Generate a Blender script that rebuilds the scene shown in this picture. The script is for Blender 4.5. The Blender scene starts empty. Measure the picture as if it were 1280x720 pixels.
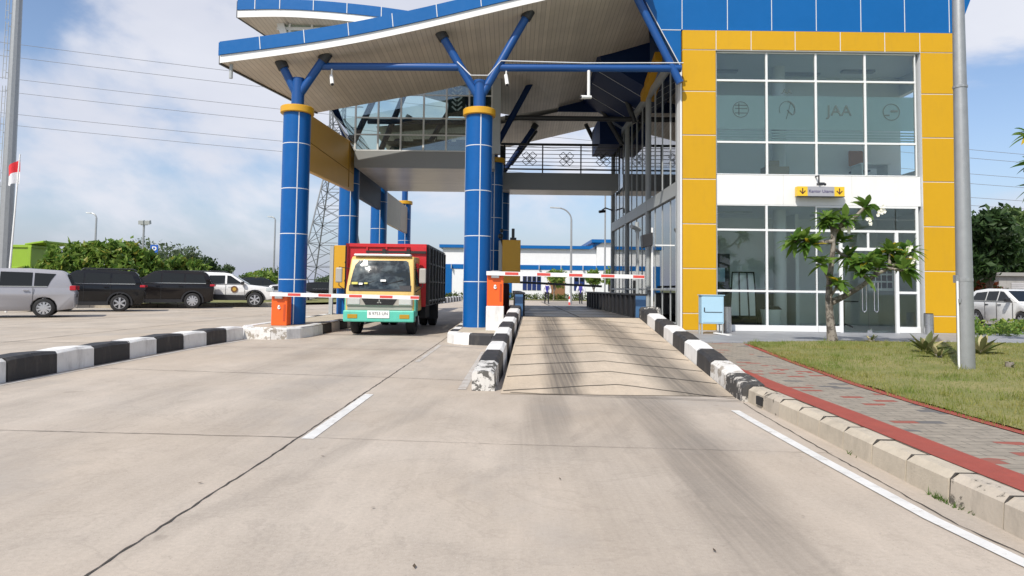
import bpy, bmesh, math, random
import numpy as np
from mathutils import Vector, Matrix
random.seed(7); rng = np.random.default_rng(7)
S = bpy.context.scene; COL = S.collection
rad = math.radians
# ------------------------------------------------------------------ camera
EYE = Vector((0, 0, 1.2)); F = 853.3
PITCH, ROLL, SHIFT = rad(3.0), rad(0.7), -44.7
_fw = Vector((0, math.cos(PITCH), math.sin(PITCH))); _r = Vector((1, 0, 0)); _u = _r.cross(_fw)
RGT = _r*math.cos(ROLL) + _u*math.sin(ROLL); UPV = _u*math.cos(ROLL) - _r*math.sin(ROLL)
cd = bpy.data.cameras.new('camera'); cam = bpy.data.objects.new('camera', cd); COL.objects.link(cam)
cd.sensor_width = 36; cd.lens = 36*F/1280; cd.shift_y = SHIFT/1280; cd.clip_end = 6000; cd.clip_start = .05
mw = Matrix((RGT, UPV, -_fw)).transposed().to_4x4(); mw.translation = EYE
cam.matrix_world = mw; S.camera = cam
# ------------------------------------------------------------------ sky, sun, exposure
SUN_TO = Vector((-.45, -.80, 1.0)).normalized()          # towards the sun: behind the camera, to the left
elev = math.asin(SUN_TO.z)
W = bpy.data.worlds.new('World'); S.world = W; W.use_nodes = True
nt = W.node_tree; nt.nodes.clear(); L = nt.links.new
def N(t, **k):
    n = nt.nodes.new(t)
    for a, b in k.items(): setattr(n, a, b)
    return n
sky = N('ShaderNodeTexSky', sky_type='NISHITA', sun_disc=False)
sky.sun_elevation = elev; sky.sun_rotation = math.atan2(SUN_TO.x, SUN_TO.y)
sky.air_density = 1.0; sky.dust_density = 1.2; sky.ozone_density = 1.0; sky.altitude = 50
tc = N('ShaderNodeTexCoord'); sp = N('ShaderNodeSeparateXYZ'); L(tc.outputs['Generated'], sp.inputs[0])
def M(op, a, b=None, c=None, clamp=False):
    n = N('ShaderNodeMath', operation=op); n.use_clamp = clamp
    for i, v in enumerate((a, b, c)):
        if v is None: continue
        if isinstance(v, (int, float)): n.inputs[i].default_value = v
        else: L(v, n.inputs[i])
    return n.outputs[0]
zc = M('MAXIMUM', sp.outputs['Z'], 0.0)
cmb = N('ShaderNodeCombineXYZ'); L(M('ADD', sp.outputs['X'], 4.3), cmb.inputs[0]); L(sp.outputs['Y'], cmb.inputs[1]); L(M('MULTIPLY', sp.outputs['Z'], 1.9), cmb.inputs[2])
ns = N('ShaderNodeTexNoise'); ns.inputs['Scale'].default_value = 2.6; ns.inputs['Detail'].default_value = 9; ns.inputs['Roughness'].default_value = .52; ns.inputs['Distortion'].default_value = .35
L(cmb.outputs[0], ns.inputs['Vector'])
mr = N('ShaderNodeMapRange', interpolation_type='SMOOTHSTEP'); mr.inputs['From Min'].default_value = .44; mr.inputs['From Max'].default_value = .58
L(ns.outputs['Fac'], mr.inputs['Value'])
ns2 = N('ShaderNodeTexNoise'); ns2.inputs['Scale'].default_value = 3.3; ns2.inputs['Detail'].default_value = 6; L(cmb.outputs[0], ns2.inputs['Vector'])
cr = N('ShaderNodeMix', data_type='RGBA'); L(ns2.outputs['Fac'], cr.inputs['Factor'])
cr.inputs['A'].default_value = (5.2, 5.5, 6.7, 1); cr.inputs['B'].default_value = (9.0, 9.05, 9.4, 1)
hz = N('ShaderNodeMix', data_type='RGBA'); L(M('POWER', M('SUBTRACT', 1.0, zc), 9.0), hz.inputs['Factor'])
skg = N('ShaderNodeMix', data_type='RGBA', blend_type='MULTIPLY'); skg.inputs['Factor'].default_value = 1; L(sky.outputs[0], skg.inputs['A']); skg.inputs['B'].default_value = (1.3, 1.35, 1.45, 1)
L(skg.outputs['Result'], hz.inputs['A']); hz.inputs['B'].default_value = (4.25, 4.6, 5.8, 1)
mx = N('ShaderNodeMix', data_type='RGBA'); L(M('MULTIPLY', mr.outputs[0], .92), mx.inputs['Factor']); L(hz.outputs['Result'], mx.inputs['A']); L(cr.outputs['Result'], mx.inputs['B'])
bg = N('ShaderNodeBackground'); bg.inputs['Strength'].default_value = .103; L(mx.outputs['Result'], bg.inputs['Color'])
wo = N('ShaderNodeOutputWorld'); L(bg.outputs[0], wo.inputs[0])
sl = bpy.data.lights.new('sun', 'SUN'); sl.energy = 4.15; sl.angle = rad(.53); sl.color = (1, .95, .87)
so = bpy.data.objects.new('sun', sl); COL.objects.link(so); so.location = (-20, -30, 40)
so.rotation_euler = SUN_TO.to_track_quat('Z', 'Y').to_euler()
S.view_settings.view_transform = 'Standard'; S.view_settings.look = 'None'; S.view_settings.gamma = 1
S.view_settings.exposure = 0.1; S.view_settings.use_curve_mapping = False
S.cycles.max_bounces = 8; S.cycles.transparent_max_bounces = 24; S.cycles.use_denoising = True

# ------------------------------------------------------------------ placing helpers (world metres)
def at(px, py, Y):
    r = RGT*((px-640)/F) + UPV*(-(py-360-SHIFT)/F) + _fw
    return EYE + r*(Y/r.y)
def gnd(px, py, z=0.):
    r = RGT*((px-640)/F) + UPV*(-(py-360-SHIFT)/F) + _fw
    return EYE + r*((z-EYE.z)/r.z)
# ------------------------------------------------------------------ materials
def newmat(name):
    m = bpy.data.materials.new(name); m.use_nodes = True; m.node_tree.nodes.clear(); return m
class G:
    """small node-graph writer"""
    def __init__(s, m): s.t = m.node_tree
    def n(s, t, ins=None, **k):
        n = s.t.nodes.new(t)
        for a, b in k.items(): setattr(n, a, b)
        for a, b in (ins or {}).items(): s.put(n.inputs[a], b)
        return n
    def put(s, sock, v):
        if isinstance(v, bpy.types.NodeSocket): s.t.links.new(v, sock)
        else: sock.default_value = v
    def m(s, op, a, b=0., c=0., clamp=False):
        n = s.n('ShaderNodeMath', {0: a, 1: b, 2: c}, operation=op); n.use_clamp = clamp; return n.outputs[0]
    def mix(s, f, a, b, bt='MIX'):
        n = s.n('ShaderNodeMix', data_type='RGBA', blend_type=bt); s.put(n.inputs['Factor'], f); s.put(n.inputs['A'], a); s.put(n.inputs['B'], b); return n.outputs['Result']
    def noise(s, vec, sc, det=4, ro=.55, dist=0.):
        return s.n('ShaderNodeTexNoise', {'Vector': vec, 'Scale': sc, 'Detail': det, 'Roughness': ro, 'Distortion': dist}).outputs['Fac']
    def rng(s, v, a, b, c=0., d=1.):
        return s.n('ShaderNodeMapRange', {'Value': v, 'From Min': a, 'From Max': b, 'To Min': c, 'To Max': d}).outputs[0]
    def sc(s, vec, x, y, z):
        return s.n('ShaderNodeVectorMath', {0: vec, 1: (x, y, z)}, operation='MULTIPLY').outputs[0]
    def obj(s): return s.n('ShaderNodeTexCoord').outputs['Object']
    def bsdf(s, col, rough=.6, metal=0., bump=None, bstr=.2, bdist=.01, **k):
        b = s.n('ShaderNodeBsdfPrincipled'); s.put(b.inputs['Base Color'], col); s.put(b.inputs['Roughness'], rough); s.put(b.inputs['Metallic'], metal)
        for a, v in k.items(): s.put(b.inputs[a.replace('_', ' ')], v)
        if bump is not None:
            bn = s.n('ShaderNodeBump', {'Height': bump, 'Strength': bstr, 'Distance': bdist}); s.put(b.inputs['Normal'], bn.outputs[0])
        return b.outputs[0]
    def out(s, sh): s.put(s.n('ShaderNodeOutputMaterial').inputs[0], sh)
def c4(c): return (c[0], c[1], c[2], 1)
def mat(name, col, rough=.55, metal=0., var=.12, vs=2.5, bump=0., bs=60., dirt=0., coat=0., spec=.5, isl=0.):
    m = newmat(name); g = G(m); o = g.obj()
    n1 = g.noise(o, vs, 6, .6); n2 = g.noise(o, vs*9, 3)
    f = g.m('ADD', g.m('MULTIPLY', g.m('SUBTRACT', n1, .5), 2*var), g.m('MULTIPLY', g.m('SUBTRACT', n2, .5), var))
    f = g.m('ADD', f, 1.)
    if isl: f = g.m('MULTIPLY', f, g.m('ADD', 1-isl/2, g.m('MULTIPLY', g.n('ShaderNodeNewGeometry').outputs['Random Per Island'], isl)))
    c = g.n('ShaderNodeVectorMath', {0: col[:3], 1: f}, operation='MULTIPLY').outputs[0]
    if dirt:
        d = g.rng(g.noise(g.sc(o, 1, 1, .25), 5., 8, .65), .52, .75, 0, dirt)
        c = g.mix(d, c, (.10, .085, .065, 1))
    r = g.m('ADD', g.m('MULTIPLY', g.m('SUBTRACT', n2, .5), .18), rough, clamp=True)
    g.out(g.bsdf(c, r, metal, bump=g.noise(o, bs, 4) if bump else None, bstr=bump, Coat_Weight=coat, Specular_IOR_Level=spec))
    return m
def concrete(name, col, tracks=None):
    m = newmat(name); g = G(m); o = g.obj(); xyz = g.n('ShaderNodeSeparateXYZ', {0: o})
    X, Y = xyz.outputs[0], xyz.outputs[1]
    big = g.noise(o, .35, 6, .6); mid = g.noise(g.sc(o, 1, .45, 1), 1.6, 8, .65); fine = g.noise(o, 38, 3); grit = g.noise(o, 160, 2)
    streak = g.noise(g.sc(o, 14, .35, 1), 1., 4, .6)
    v = g.m('ADD', g.m('MULTIPLY', g.m('SUBTRACT', big, .5), .55), g.m('MULTIPLY', g.m('SUBTRACT', mid, .5), .75))
    v = g.m('ADD', v, g.m('MULTIPLY', g.m('SUBTRACT', streak, .5), .16))
    v = g.m('ADD', v, g.m('MULTIPLY', g.m('SUBTRACT', fine, .5), .34)); v = g.m('ADD', v, g.m('MULTIPLY', g.m('SUBTRACT', grit, .5), .38))
    v = g.m('ADD', v, 1.)
    c = g.n('ShaderNodeVectorMath', {0: col, 1: v}, operation='MULTIPLY').outputs[0]
    pit = g.rng(g.noise(o, 70, 2), .66, .72); c = g.mix(g.m('MULTIPLY', pit, .45), c, (.16, .14, .12, 1))
    pale = g.rng(g.noise(o, 90, 2), .64, .70); c = g.mix(g.m('MULTIPLY', pale, .35), c, (.62, .58, .52, 1))
    ed = g.m('ABSOLUTE', g.m('SUBTRACT', g.noise(o, .8, 8, .62, .6), .5)); c = g.mix(g.rng(ed, .012, .0, 0, .22), c, (.24, .21, .18, 1))
    warm = g.noise(o, .22, 3); c = g.mix(g.rng(warm, .4, .65, 0, .35), c, (col[0]*.98, col[1]*.88, col[2]*.75, 1))
    grey = g.noise(g.sc(o, 1, .6, 1), .7, 7, .6); c = g.mix(g.rng(grey, .52, .68, 0, .5), c, (col[0]*.80, col[1]*.84, col[2]*.90, 1))
    spots = g.rng(g.noise(o, 2.6, 2), .72, .76); c = g.mix(g.m('MULTIPLY', spots, .25), c, (.12, .10, .08, 1))
    if tracks:
        tot = None
        for (xa, ka, wd, st, y0, y1, *kb) in tracks:                      # rubber laid down by tyres: centre x = xa + ka*y
            wob = g.m('MULTIPLY', g.m('SUBTRACT', g.noise(o, .35, 2), .5), .5)
            dx = g.m('ABSOLUTE', g.m('ADD', g.m('SUBTRACT', g.m('SUBTRACT', X, xa), g.m('ADD', g.m('MULTIPLY', Y, ka), g.m('MULTIPLY', g.m('MULTIPLY', Y, Y), kb[0] if kb else 0.))), wob))
            t = g.n('ShaderNodeMapRange', {'Value': dx, 'From Min': wd, 'From Max': wd*.25, 'To Min': 0., 'To Max': st}, interpolation_type='SMOOTHSTEP').outputs[0]
            e = g.m('MULTIPLY', g.n('ShaderNodeMapRange', {'Value': Y, 'From Min': y0, 'From Max': y0+3}, interpolation_type='SMOOTHSTEP').outputs[0],
                    g.n('ShaderNodeMapRange', {'Value': Y, 'From Min': y1, 'From Max': y1-1.5}, interpolation_type='SMOOTHSTEP').outputs[0])
            t = g.m('MULTIPLY', g.m('MULTIPLY', t, e), g.rng(g.noise(g.sc(o, 16, .16, 1), 1.6, 5, .6), .3, .65, .55, 1.))
            tot = t if tot is None else g.m('MAXIMUM', tot, t)
        c = g.mix(tot, c, (.075, .068, .06, 1))
    g.out(g.bsdf(c, .82, bump=g.m('ADD', g.noise(g.sc(o, 60, 8, 1), 1., 3), g.m('MULTIPLY', grit, .5)), bstr=.12, bdist=.008, Specular_IOR_Level=.3))
    return m
def paint_chipped(name, col, amount=.62, under=(.33, .29, .24)):
    m = newmat(name); g = G(m); o = g.obj()
    n = g.noise(o, 7, 10, .72); k = g.rng(n, amount, amount+.03)
    v = g.m('ADD', g.m('MULTIPLY', g.m('SUBTRACT', g.noise(o, 2.5, 6, .65), .5), .45), 1.)
    c = g.n('ShaderNodeVectorMath', {0: col, 1: v}, operation='MULTIPLY').outputs[0]
    d = g.rng(g.noise(g.sc(o, 1, 1, .3), 6, 6, .7), .5, .8, 0, .45); c = g.mix(d, c, (.16, .14, .115, 1))
    g.out(g.bsdf(g.mix(k, c, c4(under)), .65, bump=g.noise(o, 45, 5), bstr=.25)); return m
def glass(name, tint, refl=.10, rough=.0, film=0., filmcol=(.5, .55, .55)):
    m = newmat(name); g = G(m)
    tr = g.n('ShaderNodeBsdfTransparent', {'Color': c4(tint)}).outputs[0]
    gl = g.n('ShaderNodeBsdfGlossy', {'Color': (1, 1, 1, 1), 'Roughness': rough}).outputs[0]
    lw = g.n('ShaderNodeFresnel', {'IOR': 1.45}).outputs[0]
    f = g.m('ADD', lw, refl, clamp=True)
    if film:
        df = g.n('ShaderNodeBsdfDiffuse', {'Color': c4(filmcol)}).outputs[0]; tl = g.n('ShaderNodeBsdfTranslucent', {'Color': c4(filmcol)}).outputs[0]
        d2 = g.n('ShaderNodeMixShader', {0: .3, 1: df, 2: tl}).outputs[0]
        tr = g.n('ShaderNodeMixShader', {0: film, 1: tr, 2: d2}).outputs[0]
    g.out(g.n('ShaderNodeMixShader', {0: f, 1: tr, 2: gl}).outputs[0]); return m
def leafmat(name, a, b, c=None, cp=.06, trans=.35):
    m = newmat(name); g = G(m); r = g.n('ShaderNodeNewGeometry').outputs['Random Per Island']
    col = g.mix(r, c4(a), c4(b))
    if c: col = g.mix(g.m('GREATER_THAN', g.m('FRACT', g.m('MULTIPLY', r, 37.7)), 1-cp), col, c4(c))
    p = g.bsdf(col, .5, Specular_IOR_Level=.35); t = g.n('ShaderNodeBsdfTranslucent', {'Color': col}).outputs[0]
    g.out(g.n('ShaderNodeMixShader', {0: trans, 1: p, 2: t}).outputs[0]); return m
def stripes(name, col, dark, period, width, axis=0, rough=.5, bstr=.5):
    m = newmat(name); g = G(m); o = g.obj(); x = g.n('ShaderNodeSeparateXYZ', {0: o}).outputs[axis]
    fr = g.m('FRACT', g.m('DIVIDE', x, period)); k = g.m('LESS_THAN', fr, width)
    idr = g.n('ShaderNodeTexWhiteNoise', {'W': g.m('FLOOR', g.m('DIVIDE', x, period))}, noise_dimensions='1D').outputs['Value']
    v = g.m('ADD', .93, g.m('MULTIPLY', idr, .14)); v = g.m('MULTIPLY', v, g.rng(g.noise(o, .8, 6, .6), .3, .7, .85, 1.12))
    c = g.n('ShaderNodeVectorMath', {0: col, 1: v}, operation='MULTIPLY').outputs[0]
    g.out(g.bsdf(g.mix(k, c, c4(dark)), rough, bump=g.m('SUBTRACT', 1., k), bstr=bstr, bdist=.01)); return m

BLUE = mat('blue_cladding', (.003, .108, .34), .35, var=.08, vs=.8, spec=.3)
BLUEP = mat('blue_paint', (.006, .07, .26), .35, var=.07, vs=3)
BLUE_SHADED = mat('blue_cladding_shaded', (.006, .022, .085), .6, var=.06, spec=.2)  # the same blue, with the shade under the roofs darkened into its colour
COLB = mat('column_cladding', (.003, .09, .31), .34, var=.14, vs=1.2, spec=.3, dirt=.08)
YEL = mat('yellow_cladding', (.585, .325, .011), .5, spec=.25, var=.05, vs=.9, dirt=.08, isl=.07)
YELS = mat('yellow_panel', (.62, .33, .015), .4, var=.06)
GROUT = mat('white_seal', (.62, .64, .66), .7, var=.05)
WHITE = mat('white_paint', (.78, .78, .76), .5, var=.05, dirt=.06)
FRAME = mat('white_aluminium', (.74, .75, .74), .4, var=.04)
GREYF = mat('grey_aluminium', (.38, .40, .40), .4, var=.05)
GREYP = mat('grey_panel', (.26, .265, .26), .35, var=.06)
DARKS = mat('dark_steel', (.03, .032, .036), .45, var=.2)
BLACK = mat('black_rubber', (.018, .018, .019), .7, var=.2)
BLK2 = mat('black_plastic', (.022, .022, .024), .4, var=.15)
GALV = mat('galvanised_steel', (.36, .37, .37), .42, .55, var=.16, vs=9, dirt=.12)
STEEL = mat('brushed_steel', (.5, .5, .5), .3, .9, var=.1)
SOFF = stripes('soffit_planks', (.56, .51, .435), (.33, .295, .25), .12, .10, 0, bstr=.25)
SOFF2 = stripes('metal_ceiling', (.52, .48, .42), (.25, .22, .19), .2, .06, 1, .28)
CONC = concrete('concrete_paving', (.44, .383, .320), [(-.2, .085, .34, .42, 3.6, 9.6), (1.02, .058, .42, .52, 1.2, 9.6), (-3.85, 1.2, .16, .30, 3.4, 9.2, -.0667), (-4.1, 1.2, .10, .24, 3.0, 9.2, -.0667), (1.35, .02, .12, .34, .6, 7.5), (.8, .045, .8, .20, -1., 10.5), (-2.6, .32, .14, .16, 1.2, 8.5, -.01), (-3.6, .0, .5, .16, 4, 40), (-2.4, .0, .5, .14, 4, 40)])
RAMPC = concrete('ramp_concrete', (.50, .42, .325), [(.50, .022, .36, .86, 5., 30.), (2.5, -.045, .5, .74, 5., 30.)])
KCON = mat('kerb_concrete', (.47, .41, .32), .85, var=.26, vs=2.2, bump=.3, bs=70, dirt=.38)
LOTC = concrete('parking_concrete', (.44, .385, .32))
KWHITE = paint_chipped('kerb_white', (.74, .73, .70), .66); KBLACK = paint_chipped('kerb_black', (.028, .028, .03), .68)
KWORN = paint_chipped('kerb_white_worn', (.68, .66, .62), .53); KBWORN = paint_chipped('kerb_black_worn', (.05, .048, .045), .54, (.5, .47, .42))
KROUGH = paint_chipped('kerb_white_rough', (.62, .60, .56), .50, (.10, .095, .085))
KMOULD = paint_chipped('mouldy_kerb', (.47, .41, .33), .55, (.13, .115, .09))
LINE = paint_chipped('road_paint', (.66, .65, .62), .60, (.42, .37, .31)); LINEO = paint_chipped('old_road_paint', (.50, .47, .43), .52, (.40, .35, .30))
CRACK = mat('joint_filler', (.055, .048, .04), .9, var=.3, vs=12)
ORANGE = mat('orange_paint', (.80, .115, .012), .4, var=.05); RED = mat('red_paint', (.52, .016, .022), .42, var=.14, dirt=.22)
REDB = mat('barrier_red', (.60, .075, .06), .45)
GLS = glass('window_glass', (.92, .97, .95), .012); GLSIDE = glass('side_glass', (.62, .68, .67), .16)
GLSDARK = glass('control_room_glass', (.72, .83, .82), .06)
FROST = glass('frosted_film', (.80, .9, .87), .0, .3, .72, (.84, .93, .87))
CARGL = mat('car_glass', (.013, .016, .018), .06, var=.05, spec=.32)
TYRE = mat('tyre', (.02, .02, .021), .8, var=.2); RIM = mat('alloy_rim', (.55, .55, .56), .3, .7)
CHROME = mat('chrome', (.7, .7, .7), .15, .95); LAMPR = mat('tail_lamp', (.42, .012, .02), .2); LAMPW = mat('head_lamp', (.62, .64, .62), .12, .3)
BARK = paint_chipped('bark', (.25, .22, .185), .50, (.085, .07, .055)); BARKD = mat('dark_bark', (.09, .07, .05), .9, var=.3, vs=9, bump=.5)
INTW = mat('interior_wall', (.84, .86, .84), .8, var=.04); INTF = mat('interior_floor', (.70, .70, .68), .4, var=.08); INTD = mat('dark_furniture', (.05, .052, .055), .5)
LIGHTB = mat('pale_blue_paint', (.40, .60, .72), .4, var=.05)
# ------------------------------------------------------------------ mesh builder and object helpers
class MB:
    def __init__(s, o=(0, 0, 0)): s.v, s.f, s.m, s.o = [], [], [], Vector(o)
    def add(s, vs, fs, mi=0):
        b = len(s.v); s.v += [tuple(Vector(v)-s.o) for v in vs]; s.f += [tuple(b+i for i in f) for f in fs]
        s.m += (list(mi) if isinstance(mi, (list, tuple)) else [mi]*len(fs)); return s
    def box(s, x0, x1, y0, y1, z0, z1, mi=0):
        return s.add([(x0, y0, z0), (x1, y0, z0), (x1, y1, z0), (x0, y1, z0), (x0, y0, z1), (x1, y0, z1), (x1, y1, z1), (x0, y1, z1)],
                     [(3, 2, 1, 0), (4, 5, 6, 7), (0, 1, 5, 4), (1, 2, 6, 5), (2, 3, 7, 6), (3, 0, 4, 7)], mi)
    def hexa(s, p, mi=0):   # 4 bottom points then 4 top points, both counter-clockwise from above
        return s.add(p, [(3, 2, 1, 0), (4, 5, 6, 7), (0, 1, 5, 4), (1, 2, 6, 5), (2, 3, 7, 6), (3, 0, 4, 7)], mi)
    def prism(s, poly, axis, a, b, mi=0):   # polygon in the two other axes, extruded from a to b
        def P(p, t): return {0: (t, p[0], p[1]), 1: (p[0], t, p[1]), 2: (p[0], p[1], t)}[axis]
        n = len(poly); vs = [P(p, a) for p in poly]+[P(p, b) for p in poly]
        fs = [tuple(range(n-1, -1, -1)), tuple(range(n, 2*n))]+[(i, (i+1) % n, n+(i+1) % n, n+i) for i in range(n)]
        return s.add(vs, fs, mi)
    def tube(s, pts, r, n=8, caps=True, mi=0):
        pts = [Vector(p) for p in pts]; k = len(pts); rs = r if isinstance(r, (list, tuple)) else [r]*k
        vs, fs = [], []; ref = None
        for i, p in enumerate(pts):
            d = (pts[min(i+1, k-1)]-pts[max(i-1, 0)]).normalized()
            if ref is None: ref = Vector((0, 0, 1)) if abs(d.z) < .9 else Vector((1, 0, 0))
            a = (ref-d*ref.dot(d)).normalized(); b = d.cross(a); ref = a
            vs += [p+(a*math.cos(2*math.pi*j/n)+b*math.sin(2*math.pi*j/n))*rs[i] for j in range(n)]
        for i in range(k-1): fs += [(i*n+j, i*n+(j+1) % n, (i+1)*n+(j+1) % n, (i+1)*n+j) for j in range(n)]
        if caps: fs += [tuple(range(n-1, -1, -1)), tuple((k-1)*n+j for j in range(n))]
        return s.add(vs, fs, mi)
    def bar(s, p, q, w, h, mi=0):     # rectangular bar between two points
        p, q = Vector(p), Vector(q); d = (q-p).normalized(); ref = Vector((0, 0, 1)) if abs(d.z) < .95 else Vector((0, 1, 0))
        a = d.cross(ref).normalized()*w/2; b = a.cross(d).normalized()*h/2
        return s.hexa([p-a-b, p+a-b, q+a-b, q-a-b, p-a+b, p+a+b, q+a+b, q-a+b], mi)
    def ball(s, c, r, nu=10, nv=7, mi=0):
        c = Vector(c); r = r if isinstance(r, (tuple, list)) else (r, r, r); vs, fs = [], []
        for i in range(nv+1):
            t = math.pi*i/nv
            for j in range(nu):
                u = 2*math.pi*j/nu; vs.append(c+Vector((r[0]*math.sin(t)*math.cos(u), r[1]*math.sin(t)*math.sin(u), r[2]*math.cos(t))))
        for i in range(nv): fs += [(i*nu+j, (i+1)*nu+j, (i+1)*nu+(j+1) % nu, i*nu+(j+1) % nu) for j in range(nu)]
        return s.add(vs, fs, mi)
    def build(s, name, mats, parent=None, bevel=0., smooth=False, seg=1):
        me = bpy.data.meshes.new(name); me.from_pydata(s.v, [], s.f)
        mats = list(mats) if isinstance(mats, (list, tuple)) else [mats]
        for m in mats: me.materials.append(m)
        me.polygons.foreach_set('material_index', s.m)
        if bevel or smooth is not False:
            bm = bmesh.new(); bm.from_mesh(me); bmesh.ops.recalc_face_normals(bm, faces=bm.faces)
            if bevel:
                es = [e for e in bm.edges if len(e.link_faces) == 2 and e.calc_face_angle(0) > rad(28)]
                bmesh.ops.bevel(bm, geom=es, offset=bevel, segments=seg, affect='EDGES', profile=.5, clamp_overlap=True)
            bm.to_mesh(me); bm.free()
        if smooth:
            me.polygons.foreach_set('use_smooth', [True]*len(me.polygons))
            try: me.set_sharp_from_angle(angle=rad(38))
            except Exception: pass
        o = bpy.data.objects.new(name, me); COL.objects.link(o)
        if parent is not None: o.parent = parent
        return o
def tag(o, label, cat, group=None):
    o['label'] = label; o['category'] = cat
    if group: o['group'] = group
    return o
def thing(name, label, cat, loc=(0, 0, 0), group=None, rz=0.):
    o = bpy.data.objects.new(name, None); COL.objects.link(o); o.location = loc; o.rotation_euler = (0, 0, rz)
    o.empty_display_size = .2; return tag(o, label, cat, group)
def struct(o): o['kind'] = 'structure'; return o
def stuff(o): o['kind'] = 'stuff'; return o
def text(name, s, size, loc, rot, m, parent=None, ext=.003):
    c = bpy.data.curves.new(name, 'FONT'); c.body = s; c.size = size; c.align_x = 'CENTER'; c.align_y = 'CENTER'; c.extrude = ext; c.materials.append(m)
    t_ = bpy.data.objects.new(name, c); COL.objects.link(t_)
    me = bpy.data.meshes.new_from_object(t_.evaluated_get(bpy.context.evaluated_depsgraph_get())); bpy.data.objects.remove(t_)
    o = bpy.data.objects.new(name, me); COL.objects.link(o); o.location = loc; o.rotation_euler = rot
    if parent is not None: o.parent = parent
    return o
def sheet(name, poly, z, m, zf=None):
    mb = MB(); mb.add([(x, y, zf(x, y) if zf else z) for x, y in poly], [tuple(range(len(poly)))]); return struct(mb.build(name, m))
def copy_thing(src, loc, rz=None, label=None):
    c = src.copy(); COL.objects.link(c); c.location = loc
    if rz is not None: c.rotation_euler = (0, 0, rz)
    if label: c['label'] = label
    for ch in src.children:
        d = ch.copy(); COL.objects.link(d); d.parent = c
        for gch in ch.children:
            e = gch.copy(); COL.objects.link(e); e.parent = d
    return c
# ================================================================== GROUND
GRASSG = mat('far_ground', (.16, .17, .075), .95, var=.35, vs=.05)
sheet('ground', [(-2500, -300), (2500, -300), (2500, 4000), (-2500, 4000)], -.06, GRASSG)
sheet('road', [(-6.2, -4), (2.62, -4), (2.62, 62), (-6.2, 62)], 0, CONC)
sheet('parking_lot', [(-70, -4), (-6.204, -4), (-6.204, 62), (-70, 62)], -.004, LOTC)
sheet('yard', [(-40, 62), (60, 62), (60, 70), (-40, 70)], -.01, LOTC)
ASPH = concrete('far_asphalt', (.30, .27, .235))
sheet('access_road', [(12, 22), (60, 22), (60, 62), (2.63, 62), (2.63, 31), (12, 31)], .02, ASPH)
# ramp up to the weighbridge
ZR = .54; YF, YT = 7.8, 15.8
def rampz(x, y): return max(0., min(1., (y-YF)/(YT-YF)))*ZR
def rx0(y): return -.10+(y-8)*.0436
def rx1(y): return 2.52+(y-7.6)*.0525
mb = MB(); n = 12
for i in range(n):
    ya, yb = YF+(YT-YF)*i/n, YF+(YT-YF)*(i+1)/n
    a = .006
    mb.add([(rx0(ya), ya, rampz(0, ya)+a), (rx1(ya), ya, rampz(0, ya)+a), (rx1(yb), yb, rampz(0, yb)+a), (rx0(yb), yb, rampz(0, yb)+a)], [(0, 1, 2, 3)])
mb.add([(rx0(YT), YT, 0), (rx0(YF), YF, 0), (rx0(YT), YT, ZR)], [(0, 1, 2)])
struct(mb.build('ramp', RAMPC))
mb = MB()
def groove(mb, pts, w, zf, lift=.005):
    for (xa, ya), (xb, yb) in zip(pts, pts[1:]):
        mb.add([(xa, ya-w/2, zf(xa, ya-w/2)+lift), (xb, yb-w/2, zf(xb, yb-w/2)+lift), (xb, yb+w/2, zf(xb, yb+w/2)+lift), (xa, ya+w/2, zf(xa, ya+w/2)+lift)], [(0, 1, 2, 3)])
zr2 = lambda x, y: rampz(x, y)+.006
for yv in (7.62, 8.37, 9.2, 10.0, 10.86, 11.74, 12.68, 13.6, 14.55, 15.3):
    xm = rx0(yv)*.48+rx1(yv)*.52
    def seg(xa, ya, xb, yb, k=7):
        return [(xa+(xb-xa)*i/k, ya+(yb-ya)*i/k+random.uniform(-.012, .012)) for i in range(k+1)]
    yl, yr = yv-.42, yv-.72
    if yl > 7.9: groove(mb, seg(rx0(yl)+.02, yl, xm, yv)+seg(xm, yv, rx1(yr)-.02, yr)[1:], .025, zr2)
    else: groove(mb, seg(.0, 7.86, rx1(7.6)-.02, 7.45), .02, lambda x, y: .009)
struct(mb.build('ramp_grooves', CRACK))
# expansion joints in the slabs
mb = MB()
def wob(pts, w0, w1, step=.07, amp=.006, z=.004):
    P = [Vector((x, y, 0)) for x, y in pts]; out = []
    for a, b in zip(P, P[1:]):
        k = max(1, int((b-a).length/step)); out += [a+(b-a)*i/k for i in range(k)]
    out.append(P[-1]); m = len(out); vs = []
    for i, p in enumerate(out):
        d = (out[min(i+1, m-1)]-out[max(i-1, 0)]).normalized(); nn = Vector((-d.y, d.x, 0))
        w = random.uniform(w0, w1)/2; q = p+nn*random.uniform(-amp, amp); vs += [q-nn*w+Vector((0, 0, z)), q+nn*w+Vector((0, 0, z))]
    mb.add(vs, [(2*i, 2*i+2, 2*i+3, 2*i+1) for i in range(m-1)])
wob([(-1.76, -3), (-1.73, 2.88), (-1.67, 5.13), (-1.54, 14.9), (-1.5, 40)], .006, .018)
wob([(-6.0, 5.72), (-4.12, 5.59), (-1.67, 5.46)], .005, .013); wob([(-1.6, 5.46), (.02, 5.3), (2.4, 5.15)], .002, .006)
wob([(-5.9, 9.7), (-1.62, 9.08), (-.5, 8.87)], .006, .015); wob([(-5.9, 13.3), (-4.6, 13.2), (-1.55, 13.)], .008, .018)
wob([(-1.7, 1.8), (2.5, 1.6)], .006, .012); wob([(-6, 1.9), (-1.75, 1.8)], .008, .016)
wob([(2.36, -3), (2.38, 3.2), (2.33, 3.6), (2.37, 5), (2.45, 6.8), (2.5, 7.4)], .004, .012)
for yy in (18, 22.5, 27, 31.5, 36): wob([(-4.6, yy), (-1.55, yy)], .012, .02)
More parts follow.
